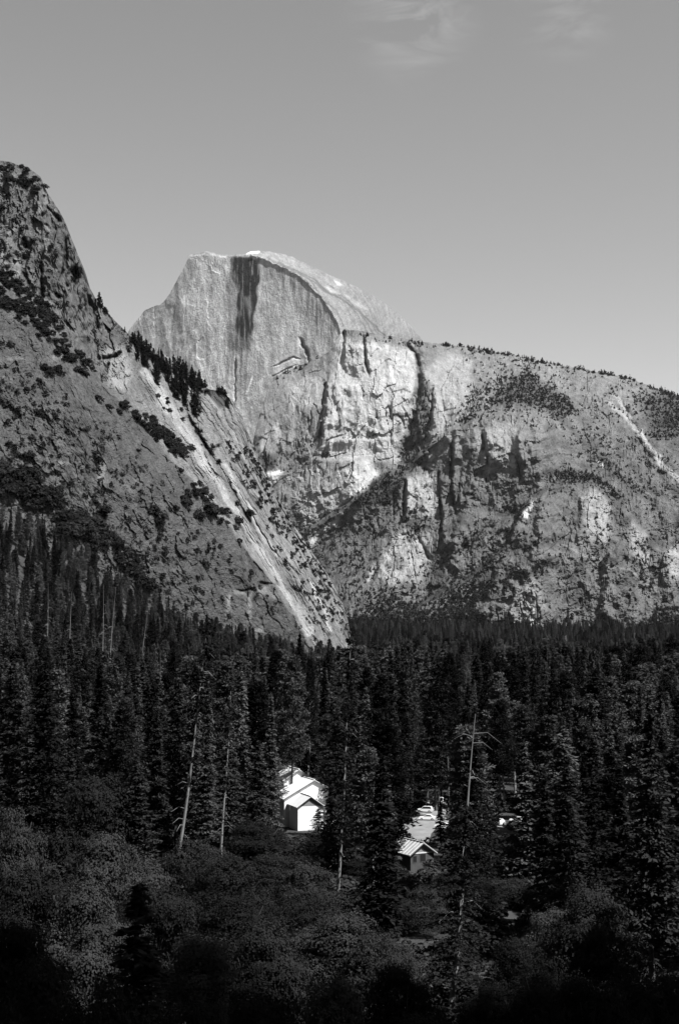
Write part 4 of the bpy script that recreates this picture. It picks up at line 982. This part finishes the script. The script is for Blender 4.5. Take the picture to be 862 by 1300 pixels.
# the forest: poisson-like scatter over the valley floor and talus
def zone(px, py, Y):
    if px < 200 and py < 800: return ('conifers climbing the left slope', 'dark conifer in the wood climbing the slope under the grey cliff at the left')
    if px < 215: return ('conifers of the left forest', 'dark conifer in the thick stand on the left between slope and oaks')
    if px < 360: return ('conifers below the grey cliff', 'dark conifer in the stand between the grey cliff foot and the oaks')
    if px < 470: return ('conifers behind the house', 'dark conifer in the stand around and behind the white house')
    if px < 620: return ('conifers behind the cars', 'dark conifer in the stand behind the road and parked cars')
    if Y < 330: return ('nearer conifers on the right', 'dark conifer in the nearer stand on the right')
    return ('conifers of the right forest', 'dark conifer in the dense far stand on the right')
cand = []
r = np.random.default_rng(5)
def too_close(x, y, d):
    for (a, b, rr) in placed:
        if abs(a - x) < d + rr and (a - x) ** 2 + (b - y) ** 2 < (d + rr * 0.6) ** 2: return True
    return False
near = []
for k in range(26000):
    Y = math.sqrt(r.uniform(215 ** 2, 1500 ** 2)); px = r.uniform(-40, 902); x = gxy(px, Y)
    z = float(ground(x, Y)); left_ = px < 470
    if left_ and Y < 305 : continue
    if Y < 330 and 360 < px < 445: continue
    H = r.uniform(24, 39) if Y < 340 else r.uniform(22, 43)
    if not left_ and Y < 300: H = r.uniform(22, 33)
    if left_ and Y > 700: H = r.uniform(20, 34)
    if x < -30 and Y > 600:
        pxx, pyb_ = proj(x, Y, z)
        # the talus wood thins out towards the bare rock
        lim = np.interp(px, [-50, 0, 60, 130, 200, 260, 320, 420], [660, 668, 698, 745, 795, 825, 835, 835])
        if pyb_ < lim: continue
    if blocks(x, Y, z, H, 4.0): continue
    sp = 3.6 + 3.2 * r.random() + (0.0012 * Y)
    if any((a - x) ** 2 + (b - Y) ** 2 < (sp + 2.0) ** 2 for (a, b, *_ ) in near[-1:]): continue
    near.append((x, Y, z, H, sp, px))
# the wood goes on beyond both edges of the view
r2 = np.random.default_rng(15)
for k in range(9000):
    Y = math.sqrt(r2.uniform(150 ** 2, 1300 ** 2)); px = r2.uniform(902, 1120) if k % 2 else r2.uniform(-260, -40); x = gxy(px, Y); z = float(ground(x, Y))
    if px < 0 and Y > 600 and proj(x, Y, z)[1] < 660: continue
    near.append((x, Y, z, r2.uniform(22, 40), 4.5 + 2 * r2.random(), px))
# thin by cell hashing
cell = {}
kept = []
for (x, Y, z, H, sp, px) in near:
    d = sp * 1.5; ci, cj = int(x // 12), int(Y // 12); ok = True
    for a in (-1, 0, 1):
        for b in (-1, 0, 1):
            for q in cell.get((ci + a, cj + b), ()):
                if (q[0] - x) ** 2 + (q[1] - Y) ** 2 < d * d: ok = False; break
            if not ok: break
        if not ok: break
    if ok and Y < 520 and too_close(x, Y, 3.0): ok = False
    if ok: cell.setdefault((ci, cj), []).append((x, Y)); kept.append((x, Y, z, H, px))
kept.sort(key=lambda q: q[1])
inframe = [q for q in kept if -25 < q[4] < 887]
NEAR = inframe[:215]; nearset = set(id(q) for q in NEAR)
LM = [(428, 262, 'the tallest pine'), (240, 300, 'the leaning pine'), (394, 415, 'the slender sparse pine'), (818, 205, 'the large ragged conifer'), (60, 285, 'the broad dark conifer'),
    (541, 420, 'the palest conifer'), (517, 400, 'the round-topped pine'), (662, 265, 'the pointed parking-row conifer'), (748, 285, 'the blunt-topped conifer'), (490, 300, 'the conical roadside conifer'), (176, 272, 'the stout conifer'),
    (601, 420, 'the small pale conifer'), (135, 560, 'the tallest pale conifer'), (582, 192, 'the dead-topped pine'), (325, 470, 'the twin dark spires'), (381, 430, 'the dense slab-foot conifer'), (540, 380, 'the white saloon'), (644, 372, 'the right-hand parking row'), (389, 368, 'the white house'), (345, 335, 'the slim spire')]
ORD = ['first', 'second', 'third', 'fourth', 'fifth', 'sixth', 'seventh', 'eighth', 'ninth', 'tenth', 'eleventh', 'twelfth']
buck = {}
for q in NEAR:
    x, Y, z, H, px = q
    for b_ in sorted(range(len(LM)), key=lambda i_: abs(LM[i_][0] - px) + 0.35 * abs(LM[i_][1] - Y)):
        key = (b_, 'left' if px < LM[b_][0] else 'right', 'behind' if Y > LM[b_][1] else 'in front')
        if len(buck.get(key, ())) < 12: break
    buck.setdefault(key, []).append((abs(LM[b_][0] - px), q))
UNIQ = {}
for (b_, lr, fb), lst in buck.items():
    lst.sort(key=lambda e: e[0])
    for i_, (_, q) in enumerate(lst):
        UNIQ[id(q)] = f'{ORD[i_]} dark conifer to the {lr} of {LM[b_][2]}, standing {fb}'
for q in NEAR:
    x, Y, z, H, px = q
    rr = random.random(); mod = random.choice(PINE) if rr < 0.26 else random.choice(FIR)
    _, pt = proj(x, Y, z + H * 0.6); g, lab = zone(px, pt, Y); lab = UNIQ[id(q)]
    tree('conifer_tree', mod, x, Y, z, H, random.uniform(0.85, 1.2) * 40 / H * 0.92, lab, 'tree', g, lean=(random.gauss(0, 0.5), random.gauss(0, 0.5)))
farl = np.array([(x, Y, z, H) for q in kept if id(q) not in nearset for (x, Y, z, H, px) in [q]])
# very far rows up the valley
n = 2600; Yf = np.sqrt(r.uniform(1450 ** 2, 4300 ** 2, n)); pf = r.uniform(395, 905, n); xf = gxy(pf, Yf); zf = ground(xf, Yf)
far2 = np.stack([xf, Yf, zf, r.uniform(24, 44, n)], -1); far2 = far2[xf > -30]
allf = np.concatenate([farl, far2])
print('near', len(NEAR), 'far', len(farl), len(far2))
def forest_stuff(name, pts, hts, sources, unit, label):
    n = len(pts); me = bpy.data.meshes.new(name); me.vertices.add(n); me.vertices.foreach_set('co', np.asarray(pts, np.float32).ravel())
    k = hts / unit; w = k * r.uniform(0.85, 1.35, n)
    a = me.attributes.new('grow', 'FLOAT_VECTOR', 'POINT'); a.data.foreach_set('vector', np.stack([w, w, k], -1).astype(np.float32).ravel())
    a = me.attributes.new('turn', 'FLOAT_VECTOR', 'POINT'); a.data.foreach_set('vector', np.stack([r.normal(size=n) * 0.02, r.normal(size=n) * 0.02, r.random(n) * 6.283], -1).astype(np.float32).ravel())
    a = me.attributes.new('pick', 'INT', 'POINT'); a.data.foreach_set('value', r.integers(0, len(sources), n).astype(np.int32))
    o = link(name, me, kind='stuff', label=label)
    g = bpy.data.node_groups.new(name, 'GeometryNodeTree')
    g.interface.new_socket('Geometry', in_out='INPUT', socket_type='NodeSocketGeometry'); g.interface.new_socket('Geometry', in_out='OUTPUT', socket_type='NodeSocketGeometry')
    gi = g.nodes.new('NodeGroupInput'); go = g.nodes.new('NodeGroupOutput'); ip = g.nodes.new('GeometryNodeInstanceOnPoints'); jn = g.nodes.new('GeometryNodeJoinGeometry')
    for sob in sources:
        ob = g.nodes.new('GeometryNodeObjectInfo'); ob.inputs['Object'].default_value = sob; ob.inputs['As Instance'].default_value = True; ob.transform_space = 'ORIGINAL'
        g.links.new(ob.outputs['Geometry'], jn.inputs[0])
    def na(nm, ty):
        q = g.nodes.new('GeometryNodeInputNamedAttribute'); q.data_type = ty; q.inputs[0].default_value = nm; return q.outputs[0]
    er = g.nodes.new('FunctionNodeEulerToRotation'); g.links.new(na('turn', 'FLOAT_VECTOR'), er.inputs[0])
    g.links.new(gi.outputs[0], ip.inputs['Points']); g.links.new(jn.outputs[0], ip.inputs['Instance']); ip.inputs['Pick Instance'].default_value = True
    g.links.new(na('pick', 'INT'), ip.inputs['Instance Index']); g.links.new(er.outputs[0], ip.inputs['Rotation']); g.links.new(na('grow', 'FLOAT_VECTOR'), ip.inputs['Scale'])
    g.links.new(ip.outputs[0], go.inputs[0])
    md = o.modifiers.new('trees', 'NODES'); md.node_group = g
    return o
srcs = {}
for ob in bpy.data.objects:
    if ob.parent and ob.name.startswith('crown') and ob.data in [q[0] for q in FIR + PINE[:2]]: srcs.setdefault(ob.data.name, ob)
fo = forest_stuff('forest', allf[:, :3], allf[:, 3], list(srcs.values()), 40.0, 'dense dark conifer forest filling the valley floor to the foot of the mountains')

# undergrowth between the trees, so close that no one could count it
n = 4300; Yu = np.sqrt(r.uniform(95 ** 2, 430 ** 2, n)); pu = r.uniform(-130, 1000, n); xu = gxy(pu, Yu); zu = ground(xu, Yu); hu = r.uniform(1.2, 4.2, n)
keep = np.ones(n, bool)
pxu, pyt = proj(xu, Yu, zu + hu); _, pyb2 = proj(xu, Yu, zu)
for a, b, c, d, dist in OPEN[:5]: keep &= ~((pxu > a - 4) & (pxu < b + 4) & (pyt < min(d, 1086)) & (pyb2 > c) & (Yu < dist + 25))
scatter_mesh('undergrowth', np.stack([xu, Yu, zu], -1)[keep], hu[keep], UNDER, M_NEEDLE_FAR, 'dark leafy undergrowth between the trunks', wid=hu[keep] * 1.7, seed=8)

# ------------------------------------------------------------------ trees on the mountains
def sample(poly, dens, seed, noise_=None):
    p = np.array(poly, float); x0, y0 = p.min(0); x1, y1 = p.max(0); rr = np.random.default_rng(seed)
    n = int((x1 - x0) * (y1 - y0) * dens); X = rr.uniform(x0, x1, n); Y = rr.uniform(y0, y1, n); k = poly_in(X, Y, poly)
    if noise_: k &= fbm((.8 * X - .6 * Y) / (noise_[0] * 2.2), (.6 * X + .8 * Y) / (noise_[0] * 0.7), seed + 7, 4, 0.6) > noise_[1]
    return np.stack([X[k], Y[k]], -1)
def along(pts, n, spread, seed):
    rr = np.random.default_rng(seed); p = np.array(pts, float); seg = np.hypot(*(p[1:] - p[:-1]).T); cum = np.concatenate([[0], np.cumsum(seg)]) / seg.sum(); t = rr.random(n)
    return np.stack([np.interp(t, cum, p[:, 0]) + rr.normal(size=n) * spread, np.interp(t, cum, p[:, 1]) + rr.normal(size=n) * spread], -1)
def ragged(poly, dens, seed, w):
    p = np.array(poly, float); x0, y0 = p.min(0) - w; x1, y1 = p.max(0) + w; rr = np.random.default_rng(seed)
    n = int((x1 - x0) * (y1 - y0) * dens); X = rr.uniform(x0, x1, n); Y = rr.uniform(y0, y1, n)
    k = poly_soft(X, Y, poly, w) + 0.9 * fbm(X / 14, Y / 10, seed + 7, 4, 0.6) + rr.normal(size=n) * 0.12 > 0.5
    return np.stack([X[k], Y[k]], -1)
A = [ragged(VEG_PATCH, 0.33, 1, 14), ragged(VEG_RIGHT, 0.2, 2, 22),
     ragged([(582, 536), (594, 498), (622, 486), (640, 474), (640, 500), (620, 525), (592, 542)], 0.13, 51, 10),
     ragged([(440, 795), (460, 772), (500, 757), (545, 775), (580, 757), (612, 736), (600, 812), (440, 812)], 0.16, 52, 10),
     ragged([(452, 634), (484, 607), (515, 594), (512, 612), (505, 642), (488, 642), (455, 642)], 0.16, 53, 6),
     ragged([(503, 588), (515, 555), (529, 510), (541, 480), (548, 500), (547, 535), (543, 562), (522, 588)], 0.07, 54, 5),
     along([(555, 718), (590, 692), (622, 664)], 80, 3, 55), along([(572, 792), (600, 762), (622, 738)], 90, 3.5, 56), along([(395, 700), (440, 715), (470, 720)], 60, 14, 57),
     ragged([(690, 608), (700, 600), (740, 598), (770, 610), (790, 630), (780, 634), (755, 612), (700, 614)], 0.22, 58, 6),
     sample([(585, 438), (700, 458), (800, 478), (862, 500), (862, 530), (790, 505), (700, 490), (640, 480), (590, 460)], 0.05, 3, (25, -0.1)),
     sample([(600, 470), (862, 500), (862, 640), (760, 600), (700, 560), (640, 520)], 0.035, 4, (30, 0.02)),
     sample([(610, 520), (640, 480), (600, 480), (580, 520), (590, 545)], 0.05, 5, (20, 0.0)),
     sample([(690, 520), (760, 540), (800, 600), (760, 600), (715, 560)], 0.06, 16, (20, -0.05)),
     along(LEDGE_A[:6], 150, 3.5, 6), along(LEDGE_A[5:], 60, 6, 7), along(LEDGE_B[2:8], 170, 6, 8), along(LEDGE_B[:4], 150, 7, 18),
     along([(690, 605), (720, 600), (760, 606)], 45, 3, 9),
     sample([(400, 690), (520, 620), (640, 640), (862, 640), (862, 815), (420, 815)], 0.045, 10, (24, 0.16)),
     sample([(400, 690), (520, 620), (640, 640), (862, 640), (862, 815), (420, 815)], 0.003, 11),
     sample([(430, 745), (600, 745), (580, 815), (430, 815)], 0.05, 12, (18, -0.05)),
     along([(560, 800), (590, 760), (640, 735), (690, 725)], 120, 5, 13),
     along([(400, 580), (420, 577)], 16, 1.5, 14), along([(432, 556), (480, 551)], 24, 1.8, 15), along([(360, 598), (410, 582)], 20, 2, 17), along([(333, 585), (350, 590)], 20, 5, 19), along([(345, 482), (405, 456)], 34, 2.2, 20),
     along([(560, 437), (620, 445), (700, 462), (800, 481), (862, 503)], 190, 1.2, 21), sample([(440, 422), (535, 435), (560, 440), (540, 445), (460, 430)], 0.05, 22), along([(516, 575), (530, 590), (545, 585)], 22, 3, 23),
     along([(320, 560), (328, 585), (345, 590)], 18, 4, 24), sample([(828, 775), (862, 770), (862, 815), (820, 815)], 0.12, 25), along([(490, 640), (545, 660)], 14, 6, 26), along([(440, 800), (600, 806), (760, 806), (880, 800)], 260, 5, 27), along([(700, 520), (740, 560), (790, 610), (830, 640)], 90, 5, 28)]
A = np.concatenate(A); P, ok = massif.spots(A[:, 0], A[:, 1]); P = P[ok]
hts = rng.uniform(6, 16, len(P)) * np.where(np.isin(np.arange(len(P)), np.where(A[ok][:, 1] < np.interp(A[ok][:, 0], massif.px, massif.sky) + 5)[0]), 1.45, 1.0) * np.where(A[ok][:, 1] > 786, 1.9, np.where(A[ok][:, 1] > 700, 1.1, 1.0))
P = P + np.array([0, 0, -1.0])
half = rng.random(len(P)) < 0.62
scatter_mesh('ridge_forest', P[half], hts[half], TINY, M_NEEDLE_FAR, 'tiny dark trees scattered in clumps over the ridge and cliffs on the right', seed=31)
scatter_mesh('ridge_shrubs', P[~half], hts[~half] * 0.65, ROUND, M_NEEDLE_FAR, 'tiny dark bushes scattered over the ridge and cliffs on the right', wid=hts[~half] * 0.8, seed=32)

# conifers along the crest of the near cliff
SMALL = []
for i in range(4):
    V, Fc = conifer_crown(700 + i, 20.0, 1.5, (3.2, 2.8, 3.6, 3.0)[i], 20, 6, 7, ragged=0.4, size=1.5, power=0.8, gaps=0.1)
    SMALL.append((mesh_np('crown', V, Fc, [M_SHRUB]), trunk_mesh('trunk', 50 + i, 19.5, 0.25, M_BARK_DARK, 0.2, 0), 20.0))
crest = np.concatenate([along([(167, 430), (185, 446), (205, 462), (228, 476), (250, 490), (262, 498)], 80, 4.0, 41), along([(175, 446), (200, 470), (230, 495), (250, 510)], 60, 6.0, 42), along([(225, 500), (250, 520), (255, 535)], 12, 4, 43),
                        along([(120, 380), (160, 420)], 5, 2, 44), along([(262, 492), (290, 498)], 6, 2, 45)])
CREST_REST = []
for k, (px, py) in enumerate(crest):
    i = int(np.clip(round((px - cliff.px[0]) / (cliff.px[1] - cliff.px[0])), 0, len(cliff.px) - 1)); py = max(py, cliff.sky[i] + 1)
    p = cliff.spot(px, py); H = random.uniform(9, 22) * (0.55 if (k > 152 or px > 255) else 1)
    if k % 2 and k > 8: CREST_REST.append((p[0], p[1], p[2] - 1.5, H)); continue
    tree('conifer_tree', SMALL[k % 4], p[0], p[1], p[2] - 1.5, H, 1.5 * 20 / H, 'small dark conifer in the line along the crest of the left cliff', 'tree', 'conifers along the cliff crest')

CR = np.array(CREST_REST); sm = {}
for ob in bpy.data.objects:
    if ob.parent and ob.data in [q[0] for q in SMALL]: sm.setdefault(ob.data.name, ob)
forest_stuff('crest_thicket', CR[:, :3], CR[:, 3], list(sm.values()), 20.0, 'close thicket of dark conifers filling in the line along the cliff crest')
# shrubs on the near cliff
SHR = []
for i in range(5):
    V, Fc = oak_crown(800 + i, 6.0, 8.0, 9, 55, 1.1); SHR.append(mesh_np('shrub', V, Fc, [M_SHRUB]))
BAND = []
def shrub(px, py, wpx, lab, grp, squash=1.0):
    p = cliff.spot(px, py); wm = wpx / F * p[1] / 8.0
    if grp is None: BAND.append((p[0], p[1] - 0.5, p[2] - 1.2 * wm, wm * 8.0)); return
    o = link('shrub', SHR[random.randrange(5)], label=lab, category='shrub', group=grp)
    o.location = (p[0], p[1] - 0.5, p[2] - 1.2 * wm); o.rotation_euler = (0, 0, random.random() * 6.28); o.scale = (wm, wm, wm * squash * 1.1)
SOLO = [(69, 476, 24, 'large dark shrub on the grey cliff below the bushy ledge, right of the cliff edge'), (64, 470, 16, None), (128, 508, 14, None), (137, 520, 16, None), (27, 522, 12, None), (38, 582, 18, None), (52, 525, 14, None), (6, 540, 12, None), (63, 595, 12, None),
        (124, 585, 20, None), (65, 557, 10, None), (210, 577, 10, None), (200, 655, 22, None), (210, 665, 20, None), (230, 600, 12, None), (261, 655, 30, None), (207, 687, 16, None), (256, 700, 14, None), (252, 755, 14, None), (258, 715, 12, None), (315, 733, 12, None), (282, 700, 12, None), (304, 692, 12, None),
        (300, 645, 14, None), (240, 640, 20, None), (222, 650, 14, None), (290, 716, 12, None), (205, 735, 12, None), (150, 735, 14, None), (168, 720, 16, None), (178, 745, 20, None), (120, 640, 14, None), (80, 625, 18, None), (100, 660, 26, None), (120, 670, 30, None), (60, 640, 24, None), (85, 680, 24, None),
        (345, 775, 8, None), (240, 750, 8, None), (226, 680, 10, None), (120, 600, 9, None), (153, 607, 10, None), (35, 495, 8, None), (18, 470, 8, None), (172, 575, 9, None), (136, 655, 10, None)]
for px, py, w_, lab in SOLO:
    for q in range(max(1, int(w_ / 9))):
        shrub(px + random.gauss(0, w_ * 0.25), py + random.gauss(0, w_ * 0.15), w_ * random.uniform(0.6, 0.9), 'dark shrub growing alone or clumped on the grey front face of the left cliff', 'shrubs on the grey cliff face')
for pts, n_, sp, w0, w1, lab, grp in (
    ([(0, 350), (30, 372), (60, 400), (75, 415)], 55, 5, 9, 15, 'dark shrub in the upper bushy band below the rough left cliff', None),
    ([(0, 608), (30, 620), (60, 640)], 40, 10, 16, 26, 'large dark shrub at the left edge above the wood, on the cliff foot', 'large shrubs at the left edge'),
    ([(70, 662), (100, 672), (135, 690)], 40, 9, 15, 24, 'large dark shrub in the thick patch at the cliff foot, below the grey face', 'large shrubs at the cliff foot'),
    ([(148, 708), (170, 728), (190, 752)], 24, 6, 13, 20, 'large dark shrub in the short hedge slanting down beside the wood', 'shrubs of the lower hedge'),
    ([(195, 545), (215, 562), (234, 580)], 26, 4, 10, 15, 'dark shrub in the solid clump where the hedge-like row ends', 'shrubs of the solid clump'),
    ([(0, 372), (30, 395), (62, 425), (95, 458), (120, 488)], 70, 5.5, 9, 16, 'dark shrub in the bushy ledge slanting across the left cliff', None),
    ([(150, 510), (170, 525), (200, 550), (232, 580)], 34, 4.5, 9, 15, 'dark shrub in the hedge-like row at the top edge of the grey cliff face', 'shrubs of the hedge-like row'),
    ([(236, 612), (270, 650), (290, 662), (300, 670)], 26, 7, 8, 15, 'dark shrub in the patch beside the upper part of the pale slab', 'shrubs beside the pale slab'),
    ([(0, 222), (30, 228), (50, 238)], 22, 6, 7, 12, 'small dark shrub on the rounded top of the left cliff', 'shrubs on the cliff top'),
    ([(150, 440), (190, 480), (235, 540), (270, 575)], 14, 8, 6, 10, 'small dark shrub on the upper end of the pale slab', 'shrubs on the pale slab')):
    for (px, py) in along(pts, n_, sp, 60 + n_): shrub(px, max(py, np.interp(px, cliff.px, cliff.sky) + 2), random.uniform(w0, w1), lab, grp)
q = along([(318, 575), (345, 640), (385, 705), (420, 755)], 70, 9, 71)
for (px, py) in q:
    if py > np.interp(px, cliff.px, cliff.sky) + 3: shrub(px, py, random.uniform(4, 8), 'tiny dark shrub in the dotted line right of the pale slab', None)
BD = np.array(BAND); sm = {}
for ob in bpy.data.objects:
    if ob.data in SHR: sm.setdefault(ob.data.name, ob)
forest_stuff('ledge_scrub', BD[:, :3], BD[:, 3] * 0.9, list(sm.values()), 8.0, 'dark bushes massed along the slanting ledges of the left cliff and dotted right of the slab')
tiny = np.concatenate([sample([(0, 420), (120, 520), (380, 800), (250, 800), (150, 720), (0, 620)], 0.016, 72, (22, -0.02)), sample([(0, 560), (90, 620), (200, 740), (150, 740), (60, 680), (0, 640)], 0.03, 73, (20, -0.05)), sample([(280, 560), (320, 560), (440, 780), (400, 800)], 0.06, 74, (16, -0.05)), sample([(0, 210), (60, 240), (120, 380), (130, 460), (60, 400), (0, 350)], 0.008, 75), along([(380, 790), (445, 800)], 25, 8, 76)])
P, ok = cliff.spots(tiny[:, 0], tiny[:, 1]); P = P[ok]; h_ = rng.uniform(2, 6, len(P))
scatter_mesh('cliff_scrub', P - [0, 0, .5], h_, ROUND, M_NEEDLE_FAR, 'small dark scrub dotted over the left cliff', wid=h_ * 1.2, seed=77)
print('tris', sum(len(me.loop_triangles) or sum(1 for _ in ()) for me in bpy.data.meshes), sum(len(me.polygons) for me in bpy.data.meshes))

# ------------------------------------------------------------------ thin valley air
hz = bpy.data.materials.new('haze'); hz.use_nodes = True; t = hz.node_tree; t.nodes.clear()
o_ = t.nodes.new('ShaderNodeOutputMaterial'); pv = t.nodes.new('ShaderNodeVolumePrincipled'); pv.inputs['Color'].default_value = (0.9, 0.9, 0.9, 1); pv.inputs['Density'].default_value = 4.0e-6; pv.inputs['Anisotropy'].default_value = 0.2
t.links.new(pv.outputs[0], o_.inputs['Volume'])
b = MB(); b.box(-9100, 9100, -3100, 14100, -1450, 1900); hb = b.build('haze', hz); hb['kind'] = 'stuff'; hb['label'] = 'thin summer air between the camera and the mountains'
